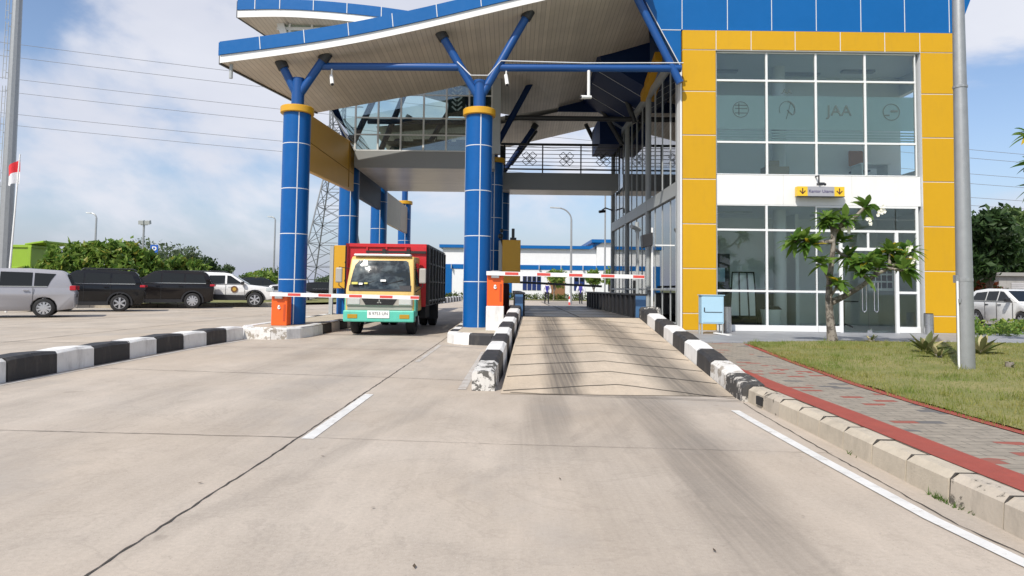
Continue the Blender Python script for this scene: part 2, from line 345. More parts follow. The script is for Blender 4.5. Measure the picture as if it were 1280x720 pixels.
for yy in (9.5, 13.7, 17.9, 22.1, 26.3, 31): wob([(-40, yy+.7), (-6.5, yy)], .012, .03, .6)
for xx in (-10, -14, -18, -22): wob([(xx-.1, 5), (xx+.1, 40)], .012, .03, .6)
struct(mb.build('pavement_joints', CRACK))
# painted road lines
def line(name, pts, w, m, z=.004):
    P = [Vector((x, y, 0)) for x, y in pts]; mb = MB(); vs = []; k = len(P)
    for i, p in enumerate(P):
        d = (P[min(i+1, k-1)]-P[max(i-1, 0)]).normalized(); nn = Vector((-d.y, d.x, 0)); vs += [p-nn*w/2+Vector((0, 0, z)), p+nn*w/2+Vector((0, 0, z))]
    mb.add(vs, [(2*i, 2*i+2, 2*i+3, 2*i+1) for i in range(k-1)]); return struct(mb.build(name, m))
line('edge_line', [(2.38, 2.6), (2.30, 3.1), (2.245, 3.7), (2.235, 4.9), (2.24, 6.4), (2.25, 6.9)], .085, LINE, .006)
line('edge_line', [(-5.93, 2.5), (-5.93, 9), (-5.9, 13), (-5.75, 15.1)], .10, LINEO)
line('lane_dash', [(-1.585, 5.41), (-1.565, 7.66)], .10, LINE); line('lane_dash', [(-1.50, 11.0), (-1.46, 14.2)], .08, LINEO)
line('short_line', [(-.57, 8.1), (-.5, 12.84)], .10, LINEO); line('short_line', [(-1.35, 14.1), (-.55, 13.5)], .08, LINEO)
# kerbs ------------------------------------------------------------
def kerb(name, path, side, w, h, cuts, mats, idx, ch=.035, foot=.05, base=None, jit=.006):
    """path: inner bottom edge; side=+1 puts the kerb to the right of travel; cuts along arc length; h may be a function of y"""
    P = [Vector(p) for p in path]; Ls = [0]
    for a, b in zip(P, P[1:]): Ls.append(Ls[-1]+(b-a).length)
    def pos(s):
        s = max(0, min(Ls[-1], s))
        for i in range(len(P)-1):
            if s <= Ls[i+1] or i == len(P)-2:
                t = (s-Ls[i])/(Ls[i+1]-Ls[i]); d = (P[i+1]-P[i]); d.z = 0; d.normalize(); return P[i].lerp(P[i+1], t), Vector((d.y, -d.x, 0))*side
    mb = MB()
    for k, (a, b) in enumerate(zip(cuts, cuts[1:])):
        gap = random.uniform(.005, .011); a, b = a+gap, b-gap; m = max(1, int((b-a)/.35)); rings = []
        jx, jz = random.uniform(-jit, jit), random.uniform(-jit, jit)
        for i in range(m+1):
            p, nrm = pos(a+(b-a)*i/m); hh = (h(p.y) if callable(h) else h)+jz; p = p+nrm*jx
            zb = base if base is not None else p.z-foot
            bot = Vector((p.x, p.y, zb)); e = ch*.45 if i in (0, m) else 0
            sec = [bot, p+Vector((0, 0, hh-ch-e))+nrm*.012, p+nrm*(ch+.012+e)+Vector((0, 0, hh-e)), p+nrm*(w-ch)+Vector((0, 0, hh-e)), p+nrm*w+Vector((0, 0, hh-ch-e)), bot+nrm*w]
            rings += sec
        fs = [(6*i+j, 6*i+j+1, 6*i+j+7, 6*i+j+6) for i in range(m) for j in range(5)]+[(0, 1, 2, 3, 4, 5), tuple(6*m+j for j in (5, 4, 3, 2, 1, 0))]
        mb.add(rings, fs, idx(k))
    for c_ in cuts[1:-1]:
        rings = []
        for s0 in (c_-.009, c_+.009):
            p, nrm = pos(s0); hh = (h(p.y) if callable(h) else h)-.014; q = .006; zb = base if base is not None else p.z-foot; bot = Vector((p.x, p.y, zb))
            rings += [bot+nrm*q, p+Vector((0, 0, hh-ch))+nrm*(.012+q), p+nrm*(ch+.012)+Vector((0, 0, hh)), p+nrm*(w-ch)+Vector((0, 0, hh)), p+nrm*(w-q)+Vector((0, 0, hh-ch)), bot+nrm*(w-q)]
        mb.add(rings, [(j, j+1, j+7, j+6) for j in range(5)], len(mats))
    mats = list(mats)+[CRACK]
    return struct(mb.build(name, mats))
# left divider kerb, black and white blocks
c0 = [0, .55, 1.5, 2.45, 3.4, 4.35, 5.25, 6.16, 7.0, 7.95, 8.81, 9.7, 10.55, 11.4, 12.2]
kerb('kerb', [(-6.05, 3.0, 0), (-6.03, 9, 0), (-6.08, 12, 0), (-5.92, 15.2, 0)], -1, .34, .30, c0, [KWHITE, KBLACK], lambda k: 0 if k % 2 else 1)
# right kerb: bare concrete near the camera, painted beside the ramp
c1 = [i*.435 for i in range(17)]
kerb('kerb', [(2.50, .5, 0), (2.52, 4.4, 0), (2.56, 5.9, 0), (2.57, 7.45, 0)], 1, .20, .185, c1, [KCON, KMOULD], lambda k: 1 if k in (6, 7, 14) else 0, jit=.004)
pk = [(rx1(y), y, rampz(0, y)) for y in np.linspace(7.47, 15.55, 14)]
c2 = [0, .72, 1.5, 2.3, 3.2, 4.15, 5.1, 6.1, 7.15, 8.1]
kerb('kerb', pk, 1, .28, lambda y: .19+.07*min(1, (y-7.4)/2.5), c2, [KWHITE, KBLACK, KWORN, KBWORN], lambda k: [3, 2, 1, 0, 1, 0, 1, 0, 1][k], base=0)
lk = [(rx0(y)-.02-.06*(1-(y-8)/8), y, rampz(0, y)) for y in np.linspace(8.0, 15.7, 14)]
c3 = [0, .75, 1.6, 2.45, 3.3, 4.15, 5.0, 5.85, 6.75, 7.7]
kerb('kerb', lk, -1, .27, .23, c3, [KWHITE, KBLACK, KROUGH], lambda k: [2, 1, 0, 1, 0, 1, 0, 1, 0][k], base=0)
mb = MB(); mb.box(2.96, 3.42, 15.6, 16.3, .0, .80, 0); struct(mb.build('kerb_end_block', KBWORN, bevel=.05))
mb = MB(); mb.box(-.06, .22, 15.75, 16.2, 0, .80, 0); struct(mb.build('kerb_end_block', KBLACK, bevel=.03))
mb = MB(); mb.box(2.552, 2.60, 7.02, 7.16, .03, .115); struct(mb.build('drain_hole', BLACK))
# islands
def island(name, outline, z, mats, painter):
    mb = MB(); P = []
    for a, b in zip(outline, outline[1:]+outline[:1]):
        a, b = Vector((*a, 0)), Vector((*b, 0)); k = max(1, round((b-a).length/.85)); P += [a+(b-a)*i/k for i in range(k)]
    n = len(P); c = Vector((sum(p.x for p in P)/n, sum(p.y for p in P)/n, 0)); vs, fs, ms = [], [], []
    for i in range(n):
        a, b = P[i], P[(i+1) % n]; e = (b-a).normalized()*.006; a2, b2 = a+e, b-e
        d = Vector((e.y, -e.x, 0)).normalized(); inn = -d
        def U(v, zz, s): q = v+inn*s; return (q.x, q.y, zz)
        mb.add([U(a2, -.02, 0), U(b2, -.02, 0), U(b2, z-.04, .01), U(a2, z-.04, .01), U(b2, z, .05), U(a2, z, .05), U(b2, z, .22), U(a2, z, .22), U(b2, z-.05, .22), U(a2, z-.05, .22)],
               [(0, 1, 2, 3), (3, 2, 4, 5), (5, 4, 6, 7), (7, 6, 8, 9), (0, 3, 5, 7, 9), (1, 8, 6, 4, 2)], painter(i, (a+b)/2))
    top = [p for p in P]
    mb.add([(p.x+(c.x-p.x)*.01, p.y+(c.y-p.y)*.01, z-.012) for p in top], [tuple(range(n))], 2)
    return struct(mb.build(name, mats))
i1 = [(-5.9, 15.18), (-5.3, 15.12), (-4.98, 15.25), (-4.78, 15.6), (-4.70, 16.3), (-4.68, 40), (-6.25, 40), (-6.25, 15.9)]
island('traffic_island', i1, .26, [KWHITE, KBLACK, KCON, KWORN], lambda i, m: 3 if m.y < 15.3 else 0 if m.y < 16.4 else i % 2)
i2 = [(-1.40, 15.0), (-1.22, 14.55), (-.88, 14.36), (-.40, 14.22), (-.1, 14.25), (-.1, 40), (-1.44, 40)]
island('traffic_island', i2, .24, [KWHITE, KBLACK, KCON, KWORN], lambda i, m: (0 if m.x < -.85 else 1) if m.y < 15 else (i+1) % 2)
# walkway, lawn, apron on the right
def pavers():
    m = newmat('brick_pavers'); g = G(m); o = g.obj()
    b = g.n('ShaderNodeTexBrick', {'Vector': g.sc(o, 1, 1, 1), 'Color1': (0, 0, 0, 1), 'Color2': (1, 1, 1, 1), 'Mortar': (.5, .5, .5, 1), 'Scale': 1., 'Mortar Size': .004, 'Brick Width': .21, 'Row Height': .105}, offset=.5)
    id1 = g.n('ShaderNodeSeparateColor', {0: b.outputs['Color']}).outputs[0]
    cl = g.noise(o, 1.1, 2)                                        # repairs come in groups
    s = g.m('ADD', g.m('MULTIPLY', id1, .75), g.m('MULTIPLY', cl, .5))
    v = g.rng(g.noise(o, 9, 5, .6), .3, .7, .8, 1.2)
    tan = g.n('ShaderNodeVectorMath', {0: (.28, .245, .195), 1: v}, operation='MULTIPLY').outputs[0]
    c = g.mix(g.m('GREATER_THAN', s, .95), tan, (.29, .08, .055, 1))
    c = g.mix(g.m('LESS_THAN', s, .26), c, (.125, .12, .115, 1))
    c = g.mix(b.outputs['Fac'], c, (.12, .105, .085, 1)); c = g.mix(g.rng(g.noise(o, 2.2, 6, .7), .5, .8, 0, .35), c, (.19, .165, .13, 1))
    g.out(g.bsdf(c, .85, bump=g.m('SUBTRACT', 1., b.outputs['Fac']), bstr=.4, bdist=.006)); return m
REDP = mat('red_pavers', (.30, .062, .042), .85, var=.22, vs=9, bump=.3, bs=70, dirt=.15)
ZP = .17
path_l = [(2.66, .5), (2.68, 4.4), (2.72, 5.9), (2.74, 7.45), (2.9, 9), (3.1, 12), (3.55, 15.5), (3.55, 17.19)]
path_r = [(3.9, .5), (3.76, 5), (3.74, 6.3), (3.80, 7.7), (4.05, 10.), (4.5, 13.3), (4.6, 13.55)]
sheet('footpath', path_l[:-2]+[(3.45, 13.55)]+path_r[::-1], ZP, pavers())
sheet('red_strip', [(x+.005, y) for x, y in path_l[:6]]+[(x+(.25 if y < 7.5 else max(.03, .25-(y-7.45)*.07)), y) for x, y in path_l[:6]][::-1], ZP+.005, REDP)
sheet('red_strip', [(x-.0, y) for x, y in path_r[1:6]]+[(x+.1, y) for x, y in path_r[1:6]][::-1], ZP+.006, REDP)
TILE = newmat('apron_tiles'); g = G(TILE); o = g.obj()
b = g.n('ShaderNodeTexBrick', {'Vector': o, 'Color1': (.255, .265, .285, 1), 'Color2': (.31, .315, .33, 1), 'Mortar': (.20, .2, .2, 1), 'Scale': 1., 'Mortar Size': .006, 'Brick Width': .4, 'Row Height': .4}, offset=0.)
g.out(g.bsdf(g.mix(g.rng(g.noise(o, 3, 6, .7), .5, .8, 0, .3), b.outputs['Color'], (.18, .165, .15, 1)), .5))
mb = MB(); mb.box(3.4, 13.5, 13.62, 17.6, -.02, ZP+.012); mb.box(3.4, 4.6, 17.6, 31, -.02, ZP-.02); mb.box(13.5, 30, 16.2, 18.6, -.02, ZP+.012); struct(mb.build('paved_apron', TILE))
LAWN = newmat('lawn_soil'); g = G(LAWN); o = g.obj(); k = g.noise(o, 1.3, 8, .65); k2 = g.noise(o, 26, 4)
c = g.mix(g.rng(k, .35, .65), (.15, .165, .035, 1), (.30, .25, .10, 1)); c = g.mix(g.rng(k2, .3, .7, 0, .6), c, (.09, .12, .025, 1)); g.out(g.bsdf(c, .95, bump=k2, bstr=.6))
def lawnz(x, y): return ZP+.015+.05*min(1, max(0, (x-4.3)/2))
lawn_poly = [(3.98, .5), (3.84, 5), (3.84, 6.3), (3.9, 7.7), (4.15, 10.), (4.6, 13.3), (4.75, 13.6), (40, 13.6), (40, .5)]
nx, ny = 40, 40; mb = MB(); vs = []; fs = []
def lx(y): return float(np.interp(y, [p[1] for p in lawn_poly[:7]], [p[0] for p in lawn_poly[:7]]))
for j in range(ny+1):
    y = .5+(13.6-.5)*j/ny; x0 = lx(y)
    for i in range(nx+1):
        x = x0+(40-x0)*(i/nx)**2; vs.append((x, y, lawnz(x, y)+random.uniform(-.008, .008)))
fs = [(j*(nx+1)+i, j*(nx+1)+i+1, (j+1)*(nx+1)+i+1, (j+1)*(nx+1)+i) for j in range(ny) for i in range(nx)]
mb.add(vs, fs); struct(mb.build('lawn', LAWN, smooth=True))
def blades(name, xs, ys, zs, h0, h1, w, m, lean=.6):
    n = len(xs); a = rng.uniform(0, 2*np.pi, n); hh = rng.uniform(h0, h1, n); ln = rng.uniform(.1, lean, n)*hh; b = rng.uniform(0, 2*np.pi, n)
    v = np.zeros((n, 3, 3)); v[:, 0] = np.stack([xs-np.cos(a)*w, ys-np.sin(a)*w, zs], 1); v[:, 1] = np.stack([xs+np.cos(a)*w, ys+np.sin(a)*w, zs], 1)
    v[:, 2] = np.stack([xs+np.cos(b)*ln, ys+np.sin(b)*ln, zs+hh], 1)
    me = bpy.data.meshes.new(name); me.from_pydata(v.reshape(-1, 3).tolist(), [], np.arange(3*n).reshape(n, 3).tolist()); me.materials.append(m)
    o = bpy.data.objects.new(name, me); COL.objects.link(o); return stuff(o)
n = 90000; ys = .8+12.75*rng.random(n)**.8; xs = np.interp(ys, [p[1] for p in lawn_poly[:7]], [p[0] for p in lawn_poly[:7]])+9*rng.random(n)**1.25-.03
dens = np.sin(xs*2.1+1.3*np.sin(ys*1.7))+np.sin(ys*2.7+xs); keep = rng.random(n) < np.clip(.75+.25*dens, .25, 1); xs, ys = xs[keep], ys[keep]
zs = np.array([lawnz(x, 0) for x in xs])-.004
GRM = newmat('grass_blades'); g = G(GRM); o = g.obj(); r_ = g.n('ShaderNodeNewGeometry').outputs['Random Per Island']; pn = g.rng(g.noise(o, .9, 6, .65), .38, .62)
ga = g.mix(r_, (.085, .16, .014, 1), (.21, .28, .038, 1)); gb = g.mix(r_, (.20, .205, .035, 1), (.40, .34, .11, 1)); gc_ = g.mix(pn, ga, gb)
g.out(g.n('ShaderNodeMixShader', {0: .35, 1: g.bsdf(gc_, .6), 2: g.n('ShaderNodeBsdfTranslucent', {'Color': gc_}).outputs[0]}).outputs[0])
xs = xs-.11*(rng.random(len(xs)) < .5)*rng.random(len(xs))
blades('grass', xs, ys, zs, .012, .05, .0035, GRM)
kx = rng.integers(0, len(xs), 260); tx, ty = np.repeat(xs[kx], 16)+rng.normal(0, .03, 260*16), np.repeat(ys[kx], 16)+rng.normal(0, .03, 260*16); tx = np.maximum(tx, np.interp(ty, [p[1] for p in lawn_poly[:7]], [p[0] for p in lawn_poly[:7]])-.05)
blades('grass_tufts', tx, ty, np.full(len(tx), ZP+.02)+.05*np.clip((tx-4.3)/2, 0, 1), .04, .10, .0035, GRM)
# weeds along the kerb foot and the edge of the lawn
wx, wy = [], []
for (cx, cy, k) in [(2.5, 4.05, 40), (2.51, 3.86, 14), (2.52, 5.1, 8), (2.5, 3.2, 20)]:
    wx += list(rng.normal(cx, .012, k)); wy += list(rng.normal(cy, .05, k))
blades('weeds', np.minimum(np.array(wx), 2.515), np.array(wy), np.zeros(len(wx)), .015, .05, .004, leafmat('weed_blades', (.05, .11, .015), (.12, .18, .04)), 1.2)
# ================================================================== OFFICE BUILDING
YB = 17.2
bld = thing('office_building', 'two storey office block with yellow framed glass front and blue top band', 'building', (7.8, 24, 0))
def BM(): return MB(bld.location)
# yellow frame: separate cladding panels over a pale backing
mb = BM(); zc_ = [.19, .62, 1.75, 2.88, 4.02, 5.15, 6.28, 7.36]
def panels(mb, xs, zs, y0, y1, gap=.011, mi=0):
    for xa, xb in zip(xs, xs[1:]):
        for za, zb in zip(zs, zs[1:]): mb.box(xa+gap, xb-gap, y0, y1, za+gap, zb-gap, mi)
panels(mb, [4.3, 5.17], zc_, YB, YB+.3); panels(mb, [10.40, 11.37], zc_, YB, YB+.3)
panels(mb, [4.3, 5.17, 6.07, 7.2, 8.36, 9.5, 10.40, 11.37], [7.36, 7.88], YB, YB+.3)
mb.build('yellow_cladding', YEL, bld, bevel=.006)
mb = BM(); mb.box(4.315, 5.16, YB+.012, YB+.29, .18, 7.35); mb.box(10.41, 11.36, YB+.012, YB+.29, .18, 7.35); mb.box(4.315, 11.36, YB+.012, YB+.29, 7.355, 7.87)
mb.build('cladding_backing', GROUT, bld)
mb = BM(); mb.box(4.25, 4.297, YB+.02, YB+.5, .18, 6.85); mb.build('corner_trim', FRAME, bld)
# structure: floor, slabs, side and back walls
mb = BM(); mb.box(4.42, 11.2, YB+.32, 29.4, .02, .20, 0); mb.build('ground_slab', INTF, bld)
mb = BM(); mb.box(4.36, 11.2, YB+.42, 29.4, 3.42, 4.14, 0); mb.build('floor_slab', INTW, bld)
mb = BM(); mb.box(4.36, 11.2, YB+.42, 29.4, 7.42, 7.6, 0); mb.build('ceiling', INTW, bld)
mb = BM(); mb.box(11.2, 11.36, YB+.3, 29.6, .02, 4.6); mb.box(11.2, 11.36, YB+.3, 29.6, 6.9, 9.2); mb.box(11.2, 11.36, YB+.3, 18.2, 4.6, 6.9); mb.box(11.2, 11.36, 20.6, 29.6, 4.6, 6.9)
mb.box(4.3, 11.36, 29.4, 29.6, .02, 9.2); mb.build('wall', WHITE, bld)
for q in ((5.6, 11.2, 20.9, 21.05, .2, 3.42), (7.7, 11.2, 19.55, 19.7, 4.14, 7.42), (4.4, 7.7, 19.9, 20.05, 4.14, 7.42), (8.15, 8.25, 19.6, 20.9, .2, 3.42)): mb = BM(); mb.box(*q); mb.build('partition_wall', INTW, bld)
mb = BM(); mb.tube([(7.35, 18.7, .2), (7.35, 18.7, 3.42)], .17, 20); mb.tube([(7.35, 18.7, 4.14), (7.35, 18.7, 7.42)], .17, 20); mb.build('inner_column', WHITE, bld, smooth=True)
for (xa, xb, y, z) in ((5.35, 6.3, 18.9, 7.42), (7.6, 8.7, 19.1, 7.42), (9.2, 10.1, 18.8, 7.42), (8.3, 9.5, 21, 7.42), (5.5, 6.7, 19, 3.42), (8.6, 9.8, 19.5, 3.42)): mb = BM(); mb.box(xa, xb, y, y+.18, z-.06, z-.001); mb.build('ceiling_lamp', STEEL, bld)
# white spandrel band between storeys
mb = BM()
for xa, xb in zip((5.175, 6.9, 8.65), (6.895, 8.645, 10.395)): mb.box(xa, xb, YB+.09, YB+.40, 3.40, 4.155)
mb.build('white_spandrel', WHITE, bld, bevel=.004)
# front windows
yf = YB+.11
def window_wall(name, xs, zs, skip=(), extra=(), w=.052):
    mb = BM(); x0, x1, z0, z1 = xs[0], xs[-1], zs[0], zs[-1]
    for i, x in enumerate(xs): mb.box(x-w/2 if i else x, x+w/2 if i < len(xs)-1 else x, yf-.03, yf+.05, z0, z1)
    for i, z in enumerate(zs): mb.box(x0+w*.2, x1-w*.2, yf-.026, yf+.046, max(z0, z-w/2), min(z1, z+w/2))
    for e in extra: mb.box(*e)
    return mb.build(name, FRAME, bld, bevel=.004)
wU = window_wall('upper_window', [5.18, 6.49, 7.755, 9.02, 10.32], [4.158, 5.0, 6.6, 7.34])
mb = BM(); mb.box(5.2, 10.3, yf+.008, yf+.016, 4.17, 7.33); mb.build('pane', GLS, wU)
mb = BM()
for xa, xb in ((5.22, 6.45), (6.53, 7.71), (7.8, 8.98), (9.06, 10.28)):
    mb.box(xa, xb, yf+.018, yf+.0195, 5.34, 6.22)
    for zz in (5.05, 5.12, 5.19, 5.26): mb.box(xa, xb, yf+.018, yf+.0195, zz, zz+.045)
mb.build('frosted_film', FROST, wU)
LOGO = mat('film_print', (.10, .13, .13), .9, spec=.1)
yl = yf+.003
def ring(cx, cz, r, w, kind):
    mb = BM(); n = 28
    for i in range(n):
        a, b2 = 2*math.pi*i/n, 2*math.pi*(i+1)/n
        mb.hexa([(cx+math.cos(t)*rr, yy, cz+math.sin(t)*rr) for yy in (yl, yl+.002) for (t, rr) in ((a, r), (a, r-w), (b2, r-w), (b2, r))])
    if kind == 0:
        for dz in (-.1, .02, .1): mb.box(cx-.15, cx+.17, yl, yl+.002, cz+dz, cz+dz+.02)
        mb.box(cx-.06, cx-.035, yl, yl+.002, cz-.14, cz+.16)
    else:
        mb.box(cx-.02, cx+.16, yl, yl+.002, cz+.0, cz+.05); mb.box(cx-.18, cx-.05, yl, yl+.002, cz-.1, cz-.07)
    mb.build('emblem', LOGO, wU)
ring(5.83, 5.85, .21, .018, 0); ring(9.7, 5.83, .22, .02, 1)
mb = BM()
for i in range(10):
    a = i*.42-.6; mb.bar((7.02+.20*math.cos(a), yl, 5.86+.22*math.sin(a)), (7.02+.20*math.cos(a+.42), yl, 5.86+.22*math.sin(a+.42)), .003, .035 if i < 5 else .015)
mb.bar((7.0, yl, 5.62), (7.12, yl, 6.05), .003, .03); mb.bar((7.02, yl, 5.85), (7.16, yl, 5.72), .003, .03); mb.build('emblem', LOGO, wU)
t = text('lettering', 'JAA', .40, (8.36-bld.location.x, yl-bld.location.y, 5.84), (rad(90), 0, 0), LOGO, wU, .001)
t = text('lettering', '.AA', .19, (7.0-bld.location.x, yl-bld.location.y, 6.33), (rad(90), 0, 0), LOGO, wU, .001)
wL = window_wall('lower_window', [5.18, 6.465, 7.74], [.2, 1.2, 2.75, 3.395], extra=[(5.19, 7.73, yf-.05, yf+.05, .19, .34), (7.74, 8.3, yf-.05, yf+.05, .19, .34), (7.74, 8.3, yf-.026, yf+.046, 1.17, 1.23), (7.74, 10.32, yf-.028, yf+.048, 3.34, 3.395),
    (7.74, 10.32, yf-.028, yf+.048, 2.72, 2.78), (8.30, 8.38, yf-.035, yf+.055, .17, 2.75), (9.72, 9.80, yf-.035, yf+.055, .17, 2.75), (9.02, 9.07, yf-.02, yf+.04, 2.33, 2.72), (8.38, 9.72, yf-.03, yf+.05, 2.25, 2.33), (10.26, 10.32, yf-.03, yf+.05, .19, 3.36), (9.8, 10.32, yf-.026, yf+.046, 1.17, 1.23), (9.8, 10.32, yf-.05, yf+.05, .19, .34), (7.74, 10.32, yf-.012, yf+.03, 3.05, 3.051)])
mb = BM(); mb.box(5.2, 8.32, yf+.008, yf+.016, .3, 3.36); mb.box(9.78, 10.3, yf+.008, yf+.016, .3, 3.36); mb.box(8.36, 9.74, yf+.008, yf+.016, 2.3, 3.36); mb.build('pane', GLS, wL)
dr = BM(); dr.box(8.40, 9.04, yf+.004, yf+.014, .185, 2.24); dr.box(9.06, 9.70, yf+.004, yf+.014, .185, 2.24); dr = dr.build('glass_door', GLS, bld)
for x in (8.95, 9.15):
    s_ = -1 if x < 9.05 else 1; mb = BM()
    mb.tube([(x, yf, 1.45), (x, yf-.06, 1.45), (x, yf-.06, .75), (x+s_*.06, yf-.06, .70), (x+s_*.10, yf-.06, .75), (x+s_*.10, yf-.06, 1.45), (x+s_*.1, yf, 1.45)], .013, 8); mb.build('handle', CHROME, dr, smooth=True)
mb = BM(); mb.box(8.99, 9.11, yf-.02, yf+.03, .18, .24); mb.build('floor_lock', CHROME, dr)
# blue parapet wing over the front
mb = BM(); prof = [(4.285, 6.93), (4.285, 7.895), (11.42, 7.895), (12.2, 9.9), (2.75, 9.9), (3.38, 8.62)]
mb.prism(prof, 1, YB+.06, YB+.30, 0)
for x in (4.31, 5.48, 6.62, 7.77, 8.92, 10.05, 11.2): mb.box(x-.009, x+.009, YB+.054, YB+.07, 7.91, 9.88, 1)
mb.box(3.78, 4.28, YB+.054, YB+.07, 7.88, 7.90, 1); mb.bar((3.38, YB+.06, 8.60), (4.28, YB+.06, 6.92), .03, .02, 1)
mb.build('blue_parapet', [BLUE, GROUT], bld)
mb = BM(); mb.prism([(2.75, 9.9), (12.2, 9.9), (12.2, 10.1), (2.75, 10.1)], 1, YB+.06, 29.6); mb.prism([(11.37, 7.9), (12.18, 9.88), (11.37, 9.88)], 1, YB+.32, 29.5); mb.build('roof', BLUE, bld)
# driveway side: blue overhang with shade in its colour, glass wall
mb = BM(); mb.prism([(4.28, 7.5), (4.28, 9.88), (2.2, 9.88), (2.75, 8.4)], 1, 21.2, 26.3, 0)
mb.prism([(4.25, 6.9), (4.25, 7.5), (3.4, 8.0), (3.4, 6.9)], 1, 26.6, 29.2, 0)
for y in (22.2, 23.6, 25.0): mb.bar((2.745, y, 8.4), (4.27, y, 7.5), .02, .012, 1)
mb.build('side_overhang', [BLUE_SHADED, GROUT], bld)
mb = BM(); mb.bar((4.2, 19.55, 8.0), (4.2, 21.8, 7.4), .2, .28); mb.build('yellow_trim', YELS, bld)
mb = BM(); xw = 4.3
for y, w in ((17.55, .14), (21.6, .20), (25.6, .2), (29.2, .2)): mb.box(xw-.06, xw+.08, y-w/2, y+w/2, .18, 7.5)
for y in (18.55, 19.55, 20.55, 22.6, 23.6, 24.6, 26.5, 27.4, 28.3): mb.box(xw-.004, xw+.04, y-.014, y+.014, .2, 7.5)
mb.box(xw-.055, xw+.075, 17.62, 29.25, 3.66, 4.02); mb.box(xw-.055, xw+.075, 17.62, 29.25, 7.3, 7.5); mb.box(xw-.04, xw+.06, 17.62, 29.25, 1.18, 1.24); mb.box(xw-.05, xw+.07, 17.62, 29.25, .18, .34)
sw = mb.build('side_window', GREYF, bld, bevel=.004)
mb = BM(); mb.box(xw+.015, xw+.025, 17.6, 29.2, .3, 7.4); mb.build('pane', GLSIDE, sw)
# things seen through the lower front windows -------------------------------------------------
def sgl(mb, name, m, label, cat, group=None, **k): return tag(mb.build(name, m, **k), label, cat, group)
ez = thing('easel_board', 'white board on a black easel frame behind the lower left window', 'board', (6.12, 18.0, .2))
mb = MB(ez.location); mb.hexa([(5.78, 18.0, .55), (6.42, 18.0, .55), (6.42, 18.02, .55), (5.78, 18.02, .55), (5.86, 18.2, 1.62), (6.46, 18.2, 1.62), (6.46, 18.22, 1.62), (5.86, 18.22, 1.62)]); mb.build('board', INTW, ez)
mb = MB(ez.location)
for (a, b_) in (((5.72, 17.96, .2), (5.88, 18.2, 1.7)), ((6.48, 17.96, .2), (6.45, 18.2, 1.7)), ((6.0, 17.97, .45), (6.05, 18.17, 1.68)), ((6.25, 17.97, .45), (6.26, 18.17, 1.68)), ((5.74, 17.98, .5), (6.48, 17.98, .5)), ((5.88, 18.2, 1.69), (6.46, 18.2, 1.69))): mb.tube([a, b_], .018, 6)
mb.build('frame', BLACK, ez)
cb = thing('dark_cabinet', 'dark cabinet with a pale screen behind the lower left window', 'cabinet', (5.75, 19.5, .2))
mb = MB(cb.location); mb.box(5.4, 6.2, 19.4, 19.9, .2, 2.25); mb.build('body', INTD, cb, bevel=.01)
mb = MB(cb.location); mb.box(5.65, 6.05, 19.375, 19.398, 1.45, 1.85); mb.build('screen', LIGHTB, cb)
rc = thing('reception_desk', 'long dark reception desk inside behind the lower windows', 'desk', (7.2, 20.6, .2))
mb = MB(rc.location); mb.box(6.5, 8.0, 20.1, 20.8, .2, 1.25); mb.build('body', INTD, rc); mb = MB(rc.location); mb.box(6.45, 8.05, 20.05, 20.85, 1.25, 1.3); mb.build('desktop', INTW, rc)
wb = thing('waste_bin', 'pale rounded waste bin behind the second lower window', 'bin', (6.9, 18.2, .2))
mb = MB(wb.location); mb.tube([(6.9, 18.2, .2), (6.9, 18.2, .72)], [.22, .27], 16); mb.build('body', INTW, wb, smooth=True); mb = MB(wb.location); mb.tube([(6.9, 18.2, .72), (6.9, 18.2, .8)], [.28, .2], 16); mb.build('lid', INTD, wb)
for x, z, w, h, lab in ((8.18, 1.45, .2, .28, 'white notice sheet taped inside beside the glass door, the lower one'), (8.18, 1.80, .22, .26, 'white notice sheet taped inside beside the glass door, the upper one')):
    mb = MB(); mb.box(x-w/2, x+w/2, yf+.02, yf+.024, z-h/2, z+h/2); sgl(mb, 'notice_sheet', WHITE, lab, 'notice', 'notices by the door')
pb = thing('photo_board', 'board of small dark photos behind the pane right of the door', 'board', (10.05, 18.6, 1.4))
mb = MB(pb.location); mb.box(9.72, 10.42, 18.62, 18.66, 1.25, 2.15); mb.build('board', INTW, pb)
mb = MB(pb.location)
for i in range(4):
    for j in range(4): mb.box(9.78+i*.155, 9.78+i*.155+.12, 18.605, 18.618, 1.32+j*.2, 1.32+j*.2+.15)
mb.build('photos', INTD, pb)
tb = thing('round_table', 'small dark round table inside behind the glass door', 'table', (9.5, 19.6, .2))
mb = MB(tb.location); mb.tube([(9.5, 19.6, .92), (9.5, 19.6, .95)], .4, 18); mb.build('tabletop', INTD, tb); mb = MB(tb.location); mb.tube([(9.5, 19.6, .22), (9.5, 19.6, .92)], .04, 8)
for a in range(4): mb.bar((9.5, 19.6, .3), (9.5+.32*math.cos(a*1.57+.4), 19.6+.32*math.sin(a*1.57+.4), .215), .04, .03)
mb.build('pedestal', INTD, tb)
bx = thing('cardboard_box', 'tan cardboard box on the floor behind the upper window', 'box', (7.0, 18.2, 4.14))
CARD = mat('cardboard', (.42, .34, .22), .8); mb = MB(bx.location); mb.box(6.72, 7.35, 18.0, 18.4, 4.14, 4.52); mb.build('body', CARD, bx, bevel=.01); mb = MB(bx.location); mb.box(6.82, 7.1, 18.05, 18.35, 4.52, 4.68); mb.build('lid', CARD, bx)
dk = thing('office_desk', 'white desk standing behind the rightmost upper window', 'desk', (9.7, 18.3, 4.14))
mb = MB(dk.location); mb.box(9.3, 10.1, 18.1, 18.7, 4.62, 4.66); mb.build('desktop', WHITE, dk)
for x in (9.33, 10.03): mb = MB(dk.location); mb.box(x, x+.04, 18.12, 18.68, 4.14, 4.62); mb.build('leg', WHITE, dk)
